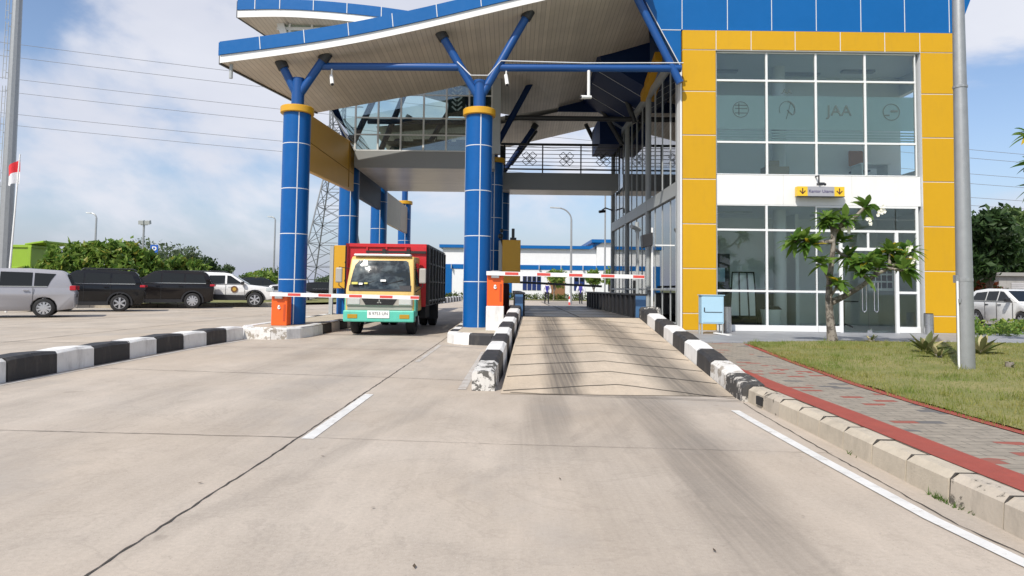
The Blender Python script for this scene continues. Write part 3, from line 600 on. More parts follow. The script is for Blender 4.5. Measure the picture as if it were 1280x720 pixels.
oc = thing('office_chair', 'orange backed chair behind the rightmost upper window', 'chair', (9.72, 19.0, 4.14))
mb = MB(oc.location); mb.box(9.5, 9.92, 19.15, 19.2, 4.75, 5.2); mb.build('backrest', mat('orange_fabric', (.5, .22, .08), .8), oc, bevel=.03)
mb = MB(oc.location); mb.box(9.5, 9.94, 18.8, 19.2, 4.55, 4.6); mb.build('seat', INTD, oc, bevel=.02); mb = MB(oc.location); mb.tube([(9.72, 19, 4.14), (9.72, 19, 4.55)], .04); mb.build('leg', INTD, oc)
# entrance sign -------------------------------------------------------------------------
sg = thing('hanging_sign', 'yellow and grey entrance sign with two down arrows on the white band', 'sign', (7.74, 17.1, 3.72))
SGREY = mat('sign_grey', (.36, .36, .39), .5, var=.03); SYEL = mat('sign_yellow', (.80, .52, .03), .45, var=.03); INK = mat('sign_ink', (.06, .035, .16), .5); INKB = mat('sign_arrow', (.10, .03, .02), .5)
mb = MB(sg.location); mb.box(7.41, 8.08, 17.04, 17.20, 3.60, 3.84); mb.build('panel', SGREY, sg)
for xa, xb in ((7.155, 7.408), (8.082, 8.335)):
    mb = MB(sg.location); mb.box(xa, xb, 17.04, 17.20, 3.60, 3.84); e = mb.build('yellow_end', SYEL, sg)
    cx = (xa+xb)/2; mb = MB(sg.location); mb.box(cx-.013, cx+.013, 17.034, 17.039, 3.66, 3.80); mb.bar((cx-.07, 17.0365, 3.735), (cx+.004, 17.0365, 3.655), .004, .024); mb.bar((cx+.07, 17.0365, 3.735), (cx-.004, 17.0365, 3.655), .004, .024); mb.build('arrow', INKB, e)
text('lettering', 'Kantor Utama', .108, (0.005, -.064, 0), (rad(90), 0, 0), INK, sg, .002)
mb = MB(sg.location); mb.box(7.15, 8.34, 17.03, 17.20, 3.585, 3.598); mb.box(7.2, 8.3, 17.2, YB+.09, 3.66, 3.78); mb.build('bracket', DARKS, sg)
cl = thing('camera_bracket', 'small dark security camera above the entrance sign', 'camera', (7.72, 17.2, 4.0)); mb = MB(cl.location); mb.tube([(7.72, YB+.08, 4.13), (7.72, 17.1, 4.13), (7.72, 17.1, 3.93)], .02); mb.build('arm', DARKS, cl); mb = MB(cl.location); mb.box(7.68, 7.82, 17.0, 17.14, 3.88, 3.94); mb.build('body', DARKS, cl); mb = MB(cl.location); mb.ball((7.88, 17.12, 3.91), .035); mb.build('lens', BLACK, cl)
# ================================================================== CANOPY
cnp = thing('gate_canopy', 'sloping canopy roof with blue and white edge over the gate lanes', 'canopy', (-1.5, 18.8, 7.5))
def CM(): return MB(cnp.location)
YA = 16.5; YK = 21.1
fr = [at(px, py, YA) for px, py in ((275, 79), (364, 67.5), (436, 56), (480, 47), (540, 34), (610, 17), (687, -1), (760, -17), (806, -26))]
frX = [p.x for p in fr]; frZ = [p.z for p in fr]
bk = [at(px, py, YK) for px, py in ((396, 141), (440, 133), (490, 124), (540, 115), (590, 104), (650, 93), (715, 79), (767, 66), (812, 53))]
mb = CM(); vs = []
for a, b_ in zip(fr, bk):
    for i in range(5): vs.append(a.lerp(b_, i/4))
mb.add(vs, [(i*5+j, (i+1)*5+j, (i+1)*5+j+1, i*5+j+1) for i in range(len(fr)-1) for j in range(4)])
mb.build('soffit', SOFF, cnp, smooth=True)
mb = CM(); up = Vector((0, 0, .50)); vs = []
for a, b_ in zip(fr, bk): vs += [a+up, b_+up]
k = len(fr); fs = [(2*i, 2*i+2, 2*i+3, 2*i+1) for i in range(k-1)]
vs2 = [a+Vector((0, 0, .02)) for a in bk]; vs += vs2; fs += [(2*i+1, 2*i+3, 2*k+i+1, 2*k+i) for i in range(k-1)]
fs += [(0, 1, 2*k, 2*k+k)] ; vs.append(fr[0]+Vector((0, 0, .02))); mb.add(vs, fs); mb.build('roof_sheet', GREYP, cnp)
def fascia(mb, pts, z0, z1, t, mi, dy=0):
    for a, b_ in zip(pts, pts[1:]):
        mb.hexa([(a.x, a.y-t-dy, a.z+z0), (b_.x, b_.y-t-dy, b_.z+z0), (b_.x, b_.y, b_.z+z0), (a.x, a.y, a.z+z0), (a.x, a.y-t-dy, a.z+z1), (b_.x, b_.y-t-dy, b_.z+z1), (b_.x, b_.y, b_.z+z1), (a.x, a.y, a.z+z1)], mi)
def resample(pts, n):
    xs = np.linspace(pts[0].x, pts[-1].x, n); px = [p.x for p in pts]; return [Vector((x, np.interp(x, px, [p.y for p in pts]), np.interp(x, px, [p.z for p in pts]))) for x in xs]
def smoothc(pts, n):   # Catmull-Rom style smoothing along x
    r = resample(pts, n)
    for _ in range(6): r = [r[0]]+[Vector((b.x, b.y, (a.z+2*b.z+c.z)/4)) for a, b, c in zip(r, r[1:], r[2:])]+[r[-1]]
    return r
frs = smoothc(fr, 40)
mb = CM(); fascia(mb, frs, -.0, .19, .02, 0); mb.build('white_edge', WHITE, cnp)
mb = CM(); fascia(mb, frs, .193, .52, .06, 0)
xs_ = np.arange(frX[0]+1.0, frX[-1], 1.08)
for x in xs_:
    z = np.interp(x, [p.x for p in frs], [p.z for p in frs]); mb.hexa([(x-.01, YA-.066, z+.2), (x+.01, YA-.066, z+.2), (x+.01, YA-.05, z+.2), (x-.01, YA-.05, z+.2), (x-.045, YA-.066, z+.53), (x-.025, YA-.066, z+.53), (x-.025, YA-.05, z+.53), (x-.045, YA-.05, z+.53)], 1)
mb.build('blue_edge', [BLUE, GROUT], cnp)
mb = CM(); a, b_ = fr[0], bk[0]
mb.hexa([a+Vector((-.03, 0, -.03)), b_+Vector((-.03, 0, -.03)), b_+Vector((.03, 0, -.03)), a+Vector((.03, 0, -.03)), a+Vector((-.03, 0, .19)), b_+Vector((-.03, 0, .19)), b_+Vector((.03, 0, .19)), a+Vector((.03, 0, .19))], 0)
mb.hexa([a+Vector((-.05, 0, .193)), b_+Vector((-.05, 0, .193)), b_+Vector((.03, 0, .193)), a+Vector((.03, 0, .193)), a+Vector((-.05, 0, .52)), b_+Vector((-.05, 0, .52)), b_+Vector((.03, 0, .52)), a+Vector((.03, 0, .52))], 1); mb.build('side_edge', [DARKS, BLUE], cnp)
mb = CM(); p = at(289, 84, YA+.15); mb.tube([p+Vector((0, 0, .1)), p+Vector((0, 0, -.28))], .045, 10); mb.build('drain_pipe', GREYF, cnp)
def soffz(x, y): # underside height of the front canopy
    t = (y-YA)/(YK-YA); za = np.interp(x, frX, frZ); zb = np.interp(x, [q.x for q in bk], [q.z for q in bk]); return za+(zb-za)*t
# columns -----------------------------------------------------------------
def branch(mb, p, q, r=.105): mb.tube([p, q], r, 14)
def column(x, y, label, zb, tops=(), beam=True, rc=.335, ztop=5.5):
    BLUEB = BLUEP if y < 20 else BLUE_SHADED  # rear branches get the blue that has canopy shade painted in
    c = thing('canopy_column', label, 'column', (x, y, zb), 'blue columns under the canopy')
    mb = MB(c.location); mb.tube([(x, y, zb), (x, y, ztop)], rc, 40); mb.build('shaft', COLB, c, smooth=True)
    mb = MB(c.location); a0 = math.atan2(-y, -x)+.12
    for k in range(4):
        a = a0+k*math.pi/2; q = Vector((math.cos(a), math.sin(a), 0))*rc; t = Vector((-math.sin(a), math.cos(a), 0))*.012
        mb.hexa([Vector((x, y, zb+.01))+q*.99-t, Vector((x, y, zb+.01))+q*.99+t, Vector((x, y, zb+.01))+q*1.008+t, Vector((x, y, zb+.01))+q*1.008-t]+[Vector((x, y, ztop-.01))+q*s_+t*u for s_, u in ((.99, -1), (.99, 1), (1.008, 1), (1.008, -1))])
    z = 4.72
    while z > zb+.2:
        mb.tube([(x, y, z-.01), (x, y, z+.01)], rc*1.007, 40); z -= 1.125
    mb.build('white_joints', GROUT, c)
    mb = MB(c.location); mb.tube([(x, y, ztop), (x, y, ztop+.17)], rc+.075, 40); mb.build('collar', YELS, c, bevel=.015, smooth=True)
    mb = MB(c.location); mb.tube([(x, y, ztop+.1), (x, y, 6.42)], .155, 20); mb.build('head_pipe', BLUEP, c, smooth=True)
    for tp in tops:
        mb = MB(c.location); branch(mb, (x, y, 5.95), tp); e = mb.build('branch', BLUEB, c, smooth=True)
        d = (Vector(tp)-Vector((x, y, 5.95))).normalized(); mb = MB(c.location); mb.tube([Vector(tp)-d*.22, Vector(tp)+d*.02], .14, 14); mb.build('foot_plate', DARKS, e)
    return c
def hit(px, py):          # where the soffit is seen at a pixel
    f = lambda Y: at(px, py, Y).z-soffz(at(px, py, Y).x, Y)
    lo, hi = 16.5, 21.0
    for _ in range(40):
        m_ = (lo+hi)/2
        if f(lo)*f(m_) <= 0: hi = m_
        else: lo = m_
    return at(px, py, lo)+Vector((0, 0, .04))
column(-5.45, 17, 'blue column beside the orange barrier box on the rounded island', .24, [hit(350, 78), hit(409, 69)])
column(-.865, 17, 'thick blue column standing between the truck lane and the ramp', .22, [hit(550, 42), hit(662, 16)])
ZW = 8.0
column(-5.66, 23.5, 'blue column with a yellow display box, left of the red truck', .24, [(-6.7, 23.5, 8.6), (-4.5, 23.5, 8.6)], rc=.34)
column(-.68, 23.5, 'blue column half hidden behind the thick middle column', .22, [(-1.9, 23.5, 8.2), (.70, 23.3, 8.55)], rc=.34)
column(-5.6, 28.5, 'blue column behind the truck under the control room, the second last', .24, [(-4.4, 28.5, 8.4)], rc=.34)
column(-.47, 28.5, 'dark blue column far back behind the yellow display box', .22, [(.95, 28.5, 8.1)], rc=.34)
column(-5.65, 35.6, 'farthest blue column, seen just above the red truck body', .24, [], rc=.33)
# tie beams of the canopy
def beam(label, pts, r=.095, m=BLUEP, col=True):
    mb = MB(); mb.tube(pts, r, 14); return sgl(mb, 'tie_beam', m, label, 'beam', 'canopy tie beams', smooth=True)
beam('round blue tie beam between the two front columns', [(-4.95, 17, 6.74), (-1.35, 17, 6.76)])
beam('round blue tie beam from the middle column to the yellow building corner', [(-.42, 17, 6.76), (4.22, 17, 6.80)])
beam('dark tie beam inside the canopy above the footbridge', [(-.3, 23.5, 7.12), (4.1, 23.5, 7.12)], .09, DARKS)
def strut(label, p, q, r=.085, m=BLUEP):
    mb = MB(); mb.tube([p, q], r, 12); return sgl(mb, 'canopy_strut', m, label, 'strut', 'struts from the building to the canopy', smooth=True)
strut('blue strut rising left from the yellow building corner', (4.19, 16.98, 6.42), (3.0, 17.05, 8.85), .10)
strut('dark strut behind the blue strut at the building corner', (4.2, 17.18, 6.5), (3.2, 17.2, 8.8), .07, BLUE_SHADED)
strut('long dark strut on the glass wall above the footbridge, the nearest', (4.22, 23.5, 7.0), (3.5, 23.5, 9.0), .09, DARKS)
strut('dark strut on the glass wall behind the nearest one', (4.2, 26, 6.75), (3.3, 26, 8.3), .09, DARKS)
strut('dark strut crossing the far end of the footbridge rail', (3.9, 29.5, 6.9), (3.15, 29.5, 8.4), .09, DARKS)
strut('dark strut crossing the near left end of the footbridge rail', (-.1, 29.6, 6.6), (1.0, 29.6, 8.1), .09, DARKS)
# white cable conduit that follows the branches and beam
mb = MB(); mb.tube([(-1.45, 16.9, 6.88), (-1.08, 16.75, 6.48), (-.65, 16.75, 6.48), (-.33, 16.88, 6.9), (1.8, 16.9, 6.875), (4.25, 16.9, 6.91)], .014, 6); sgl(mb, 'cable', GROUT, 'thin white cable running along the blue beam', 'cable')
# rear roofs ---------------------------------------------------------------
rr = thing('rear_roof', 'second blue edged roof rising behind the canopy at upper left', 'roof', (-2, 23, 8.5))
prof = [at(297, 22, 20.0), at(352, 20.5, 20.), at(410, 24, 20.), at(470, 30, 20.), Vector((-2.2, 20, 8.75)), Vector((-.2, 20, 8.25)), Vector((1.5, 20, 8.35)), Vector((4.0, 20, 9.1))]
prb = [Vector((-6.6, 26.4, prof[0].z-.25))]+[Vector((p.x, 26.4, z)) for p, z in zip(prof[1:4], (9.3, 9.1, 8.8))]+[Vector((-2.2, 26.4, 8.3)), Vector((-.1, 26.4, 7.95)), Vector((1.75, 26.4, 8.28)), Vector((4.2, 26.4, 8.95))]
mb = MB(rr.location); vs = []
for a, b_ in zip(prof, prb): vs += [a, b_]
mb.add(vs, [(2*i, 2*i+2, 2*i+3, 2*i+1) for i in range(len(prof)-1)]); mb.build('soffit', SOFF, rr)
mb = MB(rr.location); vs = []
for a, b_ in zip(prof, prb): vs += [a+Vector((0, 0, .5)), b_+Vector((0, 0, .5)), b_+Vector((0, 0, .02))]
mb.add(vs, [(3*i+j, 3*i+3+j, 3*i+4+j, 3*i+1+j) for i in range(len(prof)-1) for j in (0, 1)]); mb.build('roof_sheet', GREYP, rr)
mb = MB(rr.location); mb.prism([(1.7, 8.1), (4.2, 8.1), (4.2, 8.93), (1.75, 8.27)], 1, 26.3, 26.38); mb.build('gable', BLUE_SHADED, rr)
p5 = smoothc(prof[:5], 24)
mb = MB(rr.location); fascia(mb, p5, 0, .22, .02, 0); mb.build('white_edge', WHITE, rr)
mb = MB(rr.location); fascia(mb, p5, .223, .53, .05, 0)
for px in (319, 350, 392, 434, 477):
    q = at(px, 20, 20); z = np.interp(q.x, [p.x for p in p5], [p.z for p in p5]); mb.box(q.x-.012, q.x+.012, 19.94, 19.96, z+.225, z+.54, 1)
mb.build('blue_edge', [BLUE, GROUT], rr)
mb = MB(rr.location); a, b_ = prof[0], prb[0]; e = Vector((.04, 0, 0))
mb.hexa([a-e, b_-e, b_+e, a+e, a-e+up, b_-e+up, b_+e+up, a+e+up]); mb.build('side_edge', DARKS, rr)
r3 = thing('far_roof', 'pale soffit of the farthest roof above the footbridge', 'roof', (1.5, 30, 8.2))
q = [Vector((-5.6, 27.5, 7.4)), Vector((-.5, 27.6, 7.9)), Vector((4.2, 27.6, 8.95)), Vector((4.2, 31, 8.75)), Vector((-.2, 31, 7.66)), Vector((-5.6, 31, 7.2))]
mb = MB(r3.location); mb.add(q, [(0, 1, 4, 5), (1, 2, 3, 4)]); mb.build('soffit', SOFF, r3)
mb = MB(r3.location); mb.add([p+Vector((0, 0, .3)) for p in q]+[p for p in q[3:]], [(0, 1, 4, 5), (1, 2, 3, 4), (3, 6, 7, 4), (4, 7, 8, 5)]); mb.build('roof_sheet', GREYP, r3)
# ---------------------------------------------------------------- control room bridge
cr_ = thing('control_room', 'glazed control room bridging the truck lane under the canopy', 'building', (-3, 25, 5.2))
def RM(): return MB(cr_.location)
Y0, Y1 = 22.5, 28.2
mb = RM(); mb.box(-5.28, -.62, Y0, Y0+.08, 5.14, 5.70); mb.build('grey_fascia', GREYP, cr_)
mb = RM(); mb.box(-5.27, -.63, Y0+.085, Y1, 5.16, 5.22); mb.build('metal_ceiling', SOFF2, cr_)
mb = RM(); mb.box(-5.25, -.66, Y0+.09, Y1-.05, 5.5, 5.68); mb.build('floor', INTF, cr_)
ztop = lambda x: 9.2 if x < -4 else 9.2+(x+4)*-.33
def vtop(x): return float(np.interp(x, [-8.4, -5.2, -2.2, -.2], [9.4, 9.15, 8.55, 8.05]))
mb = RM(); xs_ = [-5.27+.757*i for i in range(7)]
GREYL = mat('light_grey_aluminium', (.60, .61, .60), .45, var=.05)
for x in xs_: mb.box(x-.028, x+.028, Y0-.01, Y0+.06, 5.70, vtop(x))
for z in (5.72, 6.25, 6.82, 7.6): mb.box(-5.27, -.65, Y0-.004, Y0+.05, z-.02, z+.02)
for x in (-6.05, -6.8, -7.5): mb.box(x-.022, x+.022, Y0-.01, Y0+.06, 8.2, 9.25)
mb.box(-7.6, -5.27, Y0-.004, Y0+.05, 8.2, 8.26); fw = mb.build('front_window', GREYL, cr_)
mb = RM(); mb.prism([(-5.27, 5.7), (-.64, 5.7), (-.64, 8.1), (-2.2, 8.5), (-5.2, 9.1), (-7.6, 9.2), (-7.6, 8.2), (-5.9, 7.2)], 1, Y0+.015, Y0+.025); mb.build('pane', GLSDARK, fw)
mb = RM()
for t in np.linspace(0, 1, 6):
    y = Y0+(Y1-Y0)*t; mb.bar((-5.27, y, 5.7), (-6.25, y, 7.3), .05, .05)
for z, x in ((5.72, -5.28), (6.25, -5.60), (6.82, -5.95), (7.3, -6.25)): mb.bar((x, Y0, z), (x, Y1, z), .05, .05)
sw2 = mb.build('side_window', GREYF, cr_)
mb = RM(); mb.hexa([(-5.26, Y0+.02, 5.72), (-5.25, Y0+.02, 5.72), (-5.25, Y1, 5.72), (-5.26, Y1, 5.72), (-6.24, Y0+.02, 7.3), (-6.23, Y0+.02, 7.3), (-6.23, Y1, 7.3), (-6.24, Y1, 7.3)]); mb.build('pane', GLSDARK, sw2)
mb = RM(); mb.prism([(-5.2, 5.68), (-.66, 5.68), (-.66, 7.25), (-4.3, 6.55), (-5.2, 6.5)], 1, Y1-.1, Y1); mb.build('back_wall', GREYP, cr_)
mb = RM()
for x in (-4.6, -3.2, -1.8): mb.box(x-.02, x+.02, Y1-.06, Y1-.01, 6.6, 8.1)
mb.box(-5.2, -.66, Y1-.06, Y1-.01, 7.55, 7.6); mb.build('back_window', DARKS, cr_)
mb = RM(); mb.tube([(-5.0, 25.5, 6.3), (-4.1, 25.5, 8.6)], .11, 10); mb.tube([(-3.3, 26, 6.6), (-2.3, 26, 8.3)], .1, 10); mb.tube([(-5.4, 25, 7.3), (-.7, 25, 7.3)], .10, 10); mb.build('inner_brace', BLUE_SHADED, cr_)
mb = RM(); mb.box(-.70, -.44, Y0-.03, Y0+.22, 5.65, 8.2); mb.build('corner_post', GREYF, cr_)
CARV = mat('carved_panel', (.03, .045, .05), .5)
mb = RM(); mb.box(-2.2, -1.62, Y0+.032, Y0+.04, 6.9, 8.2, 0); mb.box(-1.5, -.75, Y0+.032, Y0+.04, 6.9, 8.1, 0)
for cx in (-1.9, -1.13):
    for k in range(6):
        for s_ in (-1, 1): mb.bar((cx+s_*.02, Y0+.026, 7.1+k*.16), (cx+s_*.17, Y0+.026, 7.24+k*.16), .006, .05, 1)
mb.build('carved_panel', [CARV, GROUT], cr_)
for x, w, lab in ((-3.6, .65, 'dark monitor in the control room, leftmost of the three'), (-2.75, .65, 'dark monitor in the control room, middle of the three'), (-1.95, .6, 'dark monitor in the control room, rightmost of the three')):
    tvv = thing('wall_monitor', lab, 'monitor', (x, 26.5, 6.6), 'control room monitors'); mb = MB(tvv.location); mb.box(x-w/2, x+w/2, 26.5, 26.56, 6.55, 6.98); mb.build('screen', BLACK, tvv); mb = MB(tvv.location); mb.box(x-.03, x+.03, 26.56, 26.6, 5.68, 6.8); mb.build('stand', DARKS, tvv)
dk2 = thing('control_desk', 'long dark desk inside the control room', 'desk', (-3, 24.5, 5.68)); mb = MB(dk2.location); mb.box(-4.6, -1.0, 24.3, 25, 6.38, 6.43); mb.build('desktop', INTD, dk2); mb = MB(dk2.location)
mb.box(-4.5, -1.1, 24.9, 24.95, 5.68, 6.38); mb.build('panel', GREYP, dk2)
mb = RM(); q0, q1 = at(347, 30, 20.6).x, at(480, 30, 20.6).x
for px in (363, 391, 419, 447): x = at(px, 30, 20.6).x; mb.box(x-.03, x+.03, 20.52, 20.6, 8.2, 9.5)
mb.box(q0, q1, 20.53, 20.59, 9.02, 9.10); mb.bar((q0, 20.55, 9.5), (q0+.5, 20.55, 8.2), .2, .2); cw = mb.build('clerestory_window', FRAME, cr_)
mb = RM(); mb.prism([(q0, 9.5), (q0+.5, 8.3), (q1, 8.3), (q1, 9.4)], 1, 20.6, 20.61); mb.build('pane', GLSDARK, cw)
mb = RM(); mb.prism([(q0+.1, 9.5), (q0+.6, 8.3), (q1, 8.3), (q1, 9.4)], 1, 22.3, 22.35); mb.build('blind', INTW, cr_)
# side signboards of the gate (parking side)
sb = thing('side_panel', 'large mustard yellow panel between the left columns', 'panel', (-5.5, 20.5, 5.1))
mb = MB(sb.location); mb.prism([(17.9, 4.25), (23.1, 4.42), (23.1, 6.05), (17.9, 5.75)], 0, -5.58, -5.42); sb2 = mb.build('board', YELS, sb, bevel=.01)
mb = MB(sb.location); mb.box(-5.6, -5.40, 22.35, 22.37, 4.45, 6.0); mb.box(-5.6, -5.405, 17.95, 23.05, 5.0, 5.012); mb.build('seam', mat('seam', (.3, .15, .01), .6), sb)
sc = thing('side_panel', 'grey and beige panel between the rear left columns', 'panel', (-5.5, 28, 5)); mb = MB(sc.location); mb.prism([(24.0, 4.35), (28.0, 4.35), (28.0, 5.4), (24.0, 5.4)], 0, -5.58, -5.44); mb.build('dark_board', mat('grey_board', (.045, .05, .07), .6, spec=.2), sc)
mb = MB(sc.location); mb.prism([(29.0, 3.95), (33.0, 3.95), (33.0, 5.3), (29.0, 5.3)], 0, -5.58, -5.44); mb.build('beige_board', mat('beige_board', (.45, .40, .30), .6), sc); mb = MB(sc.location); mb.prism([(33.01, 3.95), (35.2, 3.95), (35.2, 5.3), (33.01, 5.3)], 0, -5.58, -5.44); mb.build('brown_board', mat('brown_board', (.32, .17, .04), .4), sc)
# ---------------------------------------------------------------- footbridge
fb = thing('footbridge', 'grey footbridge with black railing joining control room and office', 'bridge', (2, 27.5, 5.2))
def FM(): return MB(fb.location)
mb = FM(); mb.box(-.6, 4.22, 27.0, 27.12, 5.12, 5.80); mb.build('beam', GREYP, fb, bevel=.01)
mb = FM(); mb.box(-.6, 4.22, 27.13, 28.8, 5.16, 5.3); mb.build('deck', SOFF2, fb)
rl = FM()
for x in np.arange(-.35, 4.3, 1.53): rl.bar((x, 27.06, 5.8), (x, 27.06, 6.96), .05, .05)
rl.bar((-.5, 27.06, 6.95), (4.22, 27.06, 6.95), .06, .09); rl.bar((-.5, 27.06, 5.95), (4.22, 27.06, 5.95), .04, .06)
for z in (6.1, 6.25, 6.40, 6.56, 6.72, 6.84): rl.bar((-.5, 27.06, z), (4.22, 27.06, z), .02, .022)
rlo = rl.build('railing', DARKS, fb)
for x in (.65, 2.13, 3.6):
    mb = FM()
    for (dx, dz) in ((0, 0), (.13, .12), (-.13, .12), (.13, -.12), (-.13, -.12)):
        pts = [(x+dx, 27.04, 6.38+dz+.15), (x+dx+.16, 27.04, 6.38+dz), (x+dx, 27.04, 6.38+dz-.15), (x+dx-.16, 27.04, 6.38+dz)]
        for a, b_ in zip(pts, pts[1:]+pts[:1]): mb.bar(a, b_, .02, .022)
    mb.build('diamond_ornament', DARKS, rlo)
mb = FM(); mb.box(-.52, -.30, 26.9, 27.0, 6.1, 6.85); mb.build('black_box', BLACK, fb)
# ================================================================== WEIGHBRIDGE
wg = thing('weighbridge', 'dark steel weighbridge deck with low black side walls past the ramp', 'weighbridge', (1.6, 21, 0))
DECK = newmat('steel_deck'); g = G(DECK); o = g.obj(); k = g.noise(g.sc(o, 1.6, .5, 1), 1.5, 8, .7); c = g.mix(g.rng(k, .35, .7), (.04, .04, .043, 1), (.14, .135, .13, 1))
g.out(g.bsdf(c, g.rng(k, .3, .7, .35, .6), .3, bump=g.noise(o, 90, 2), bstr=.2))
WY1 = 26.2
mb = MB(wg.location); mb.box(.26, 2.92, YT+.02, WY1, .34, ZR)
mb.build('deck', DECK, wg)
mb = MB(wg.location)
for y in np.arange(YT+2.0, WY1, 2.1): mb.box(.27, 2.91, y-.012, y+.012, ZR+.002, ZR+.006)
mb.box(1.57, 1.60, YT+.02, WY1, ZR+.002, ZR+.007); mb.box(.25, 2.93, YT-.03, YT+.015, .30, ZR+.012); mb.build('deck_seams', BLACK, wg)
WBLUE = mat('wall_blue', (.05, .13, .26), .45, var=.15, dirt=.15)
def wall(name, x0, x1, ribside):
    mb = MB(wg.location); mb.box(x0, x1, YT+.12, WY1, ZR-.2, 1.06, 0); mb.box(x0-.002, x1+.002, YT+.06, YT+.118, ZR-.15, 1.06, 1)
    xr = x0 if ribside < 0 else x1
    for y in np.arange(YT+.5, WY1, .72): mb.box(xr-.05, xr+.05, y-.035, y+.035, ZR-.1, 1.05, 0)
    mb.box(x0-.05, x1+.05, YT+.13, WY1, 1.06, 1.10, 0); mb.build(name, [mat('wall_black', (.016, .016, .018), .5, var=.3, dirt=.3), WBLUE], wg, bevel=.006)
wall('side_wall', 2.88, 3.12, -1); wall('side_wall', .08, .27, 1)
sheet('weighbridge_exit', [(.2, WY1+.02), (3.0, WY1+.02), (3.0, 34), (.2, 34)], 0, CONC, lambda x, y: ZR-.01 if y < 30 else .01)
# ================================================================== BARRIER GATES
def barrier(label, bx, by, zb, length, boomy, ph, w=.36):
    b = thing('barrier_gate', label, 'barrier', (bx, by, zb), 'orange barrier gates')
    if ph: mb = MB(b.location); mb.box(bx-.2, bx+.2, by-.2, by+.2, zb, zb+ph); mb.build('plinth', KWHITE, b, bevel=.012)
    z0 = zb+ph; h = .78
    mb = MB(b.location); mb.box(bx-.185, bx+.185, by-.16, by+.16, z0, z0+h-.07); hs = mb.build('housing', ORANGE, b, bevel=.012)
    mb = MB(b.location); mb.box(bx-.19, bx+.19, by-.165, by+.165, z0+h-.068, z0+h); mb.build('top_cover', mat('cover_grey', (.10, .09, .09), .5), b, bevel=.01)
    mb = MB(b.location); mb.tube([(bx-.0, by-.16, z0+h*.54), (bx, by-.185, z0+h*.54)], .035, 14); mb.ball((bx, by-.185, z0+h*.58), .028); mb.build('lamp', WHITE, hs, smooth=True)
    mb = MB(b.location); mb.box(bx+.10, bx+.15, by-.165, by-.158, z0+.1, z0+.5); mb.build('door_seam', mat('orange_dark', (.45, .06, .01), .5), hs)
    mb = MB(b.location); mb.box(bx-.09, bx+.09, by-.24, by-.162, z0+h-.15, z0+h+.02); mb.build('boom_mount', STEEL, b, bevel=.01)
    mb = MB(b.location); zc2 = z0+h-.045; n = int(length/.55)
    x = bx-.2; ed = [x]
    while x < bx-.2+length: x = min(bx-.2+length, x+(.42 if len(ed) % 2 else .30)); ed.append(x)
    dz = -.012
    for i, (xa, xb) in enumerate(zip(ed, ed[1:])):
        za, zb_ = zc2+dz*(xa-bx), zc2+dz*(xb-bx)
        mb.hexa([(xa, boomy-.028, za-.045), (xb, boomy-.028, zb_-.045), (xb, boomy+.028, zb_-.045), (xa, boomy+.028, za-.045), (xa, boomy-.028, za+.045), (xb, boomy-.028, zb_+.045), (xb, boomy+.028, zb_+.045), (xa, boomy+.028, za+.045)], 0)
        if i % 2: mb.hexa([(xa, boomy-.031, za-.028), (xb, boomy-.031, zb_-.028), (xb, boomy-.0285, zb_-.028), (xa, boomy-.0285, za-.028), (xa, boomy-.031, za+.032), (xb, boomy-.031, zb_+.032), (xb, boomy-.0285, zb_+.032), (xa, boomy-.0285, za+.032)], 1)
    mb.build('boom', [WHITE, REDB], b); return b
barrier('orange barrier box with red and white boom across the truck lane', -5.47, 16.3, .25, 3.5, 16.08, .0)
barrier('orange barrier box on a white plinth, its boom across the ramp', -.37, 15.6, .23, 3.55, 15.38, .56)
bb = thing('barrier_gate', 'dark rear barrier with a black boom beyond the yellow display box', 'barrier', (-.25, 25.2, .24), 'orange barrier gates')
mb = MB(bb.location); mb.box(-.42, -.08, 25.05, 25.35, .24, 1.35); mb.build('housing', mat('maroon', (.10, .02, .015), .5), bb, bevel=.01); mb = MB(bb.location); mb.bar((-.4, 25.0, 1.44), (3.3, 25.0, 1.30), .05, .08); mb.build('boom', DARKS, bb)
# yellow display boxes on poles
def display(label, x, y, z0, z1, xp, antenna):
    d = thing('display_box', label, 'display', (x, y, .24), 'yellow display boxes')
    mb = MB(d.location); mb.box(x-.30, x+.30, y, y+.22, z0, z1); mb.build('case', YELS, d, bevel=.012)
    mb = MB(d.location); mb.box(x-.302, x-.298, y+.22, y+.30, z0, z1); mb.box(x-.29, x+.29, y+.221, y+.26, z0+.03, z1-.03); mb.build('back_plate', BLACK, d)
    mb = MB(d.location); mb.box(xp-.06, xp+.06, y+.08, y+.2, .23, z1-.02 if xp < x-.3 else z0); mb.build('post', GREYF, d)
    if antenna:
        mb = MB(d.location); mb.box(x+.0, x+.10, y+.05, y+.15, z1, z1+.38); mb.box(x-.05, x+.16, y+.04, y+.17, z1, z1+.08); mb.tube([(x-.25, y+.1, z1-.3), (x-.36, y+.02, z1+.12)], .03); mb.ball((x-.36, y, z1+.12), .09); mb.ball((x-.33, y, z1+.3), .06); mb.build('antenna', BLK2, d)
    return d
display('plain yellow display box left of the red truck', -5.62, 22.7, 1.12, 2.55, -6.02, False)
display('yellow display box behind the second orange barrier', -.02, 22.4, 1.36, 2.78, -.38, True)
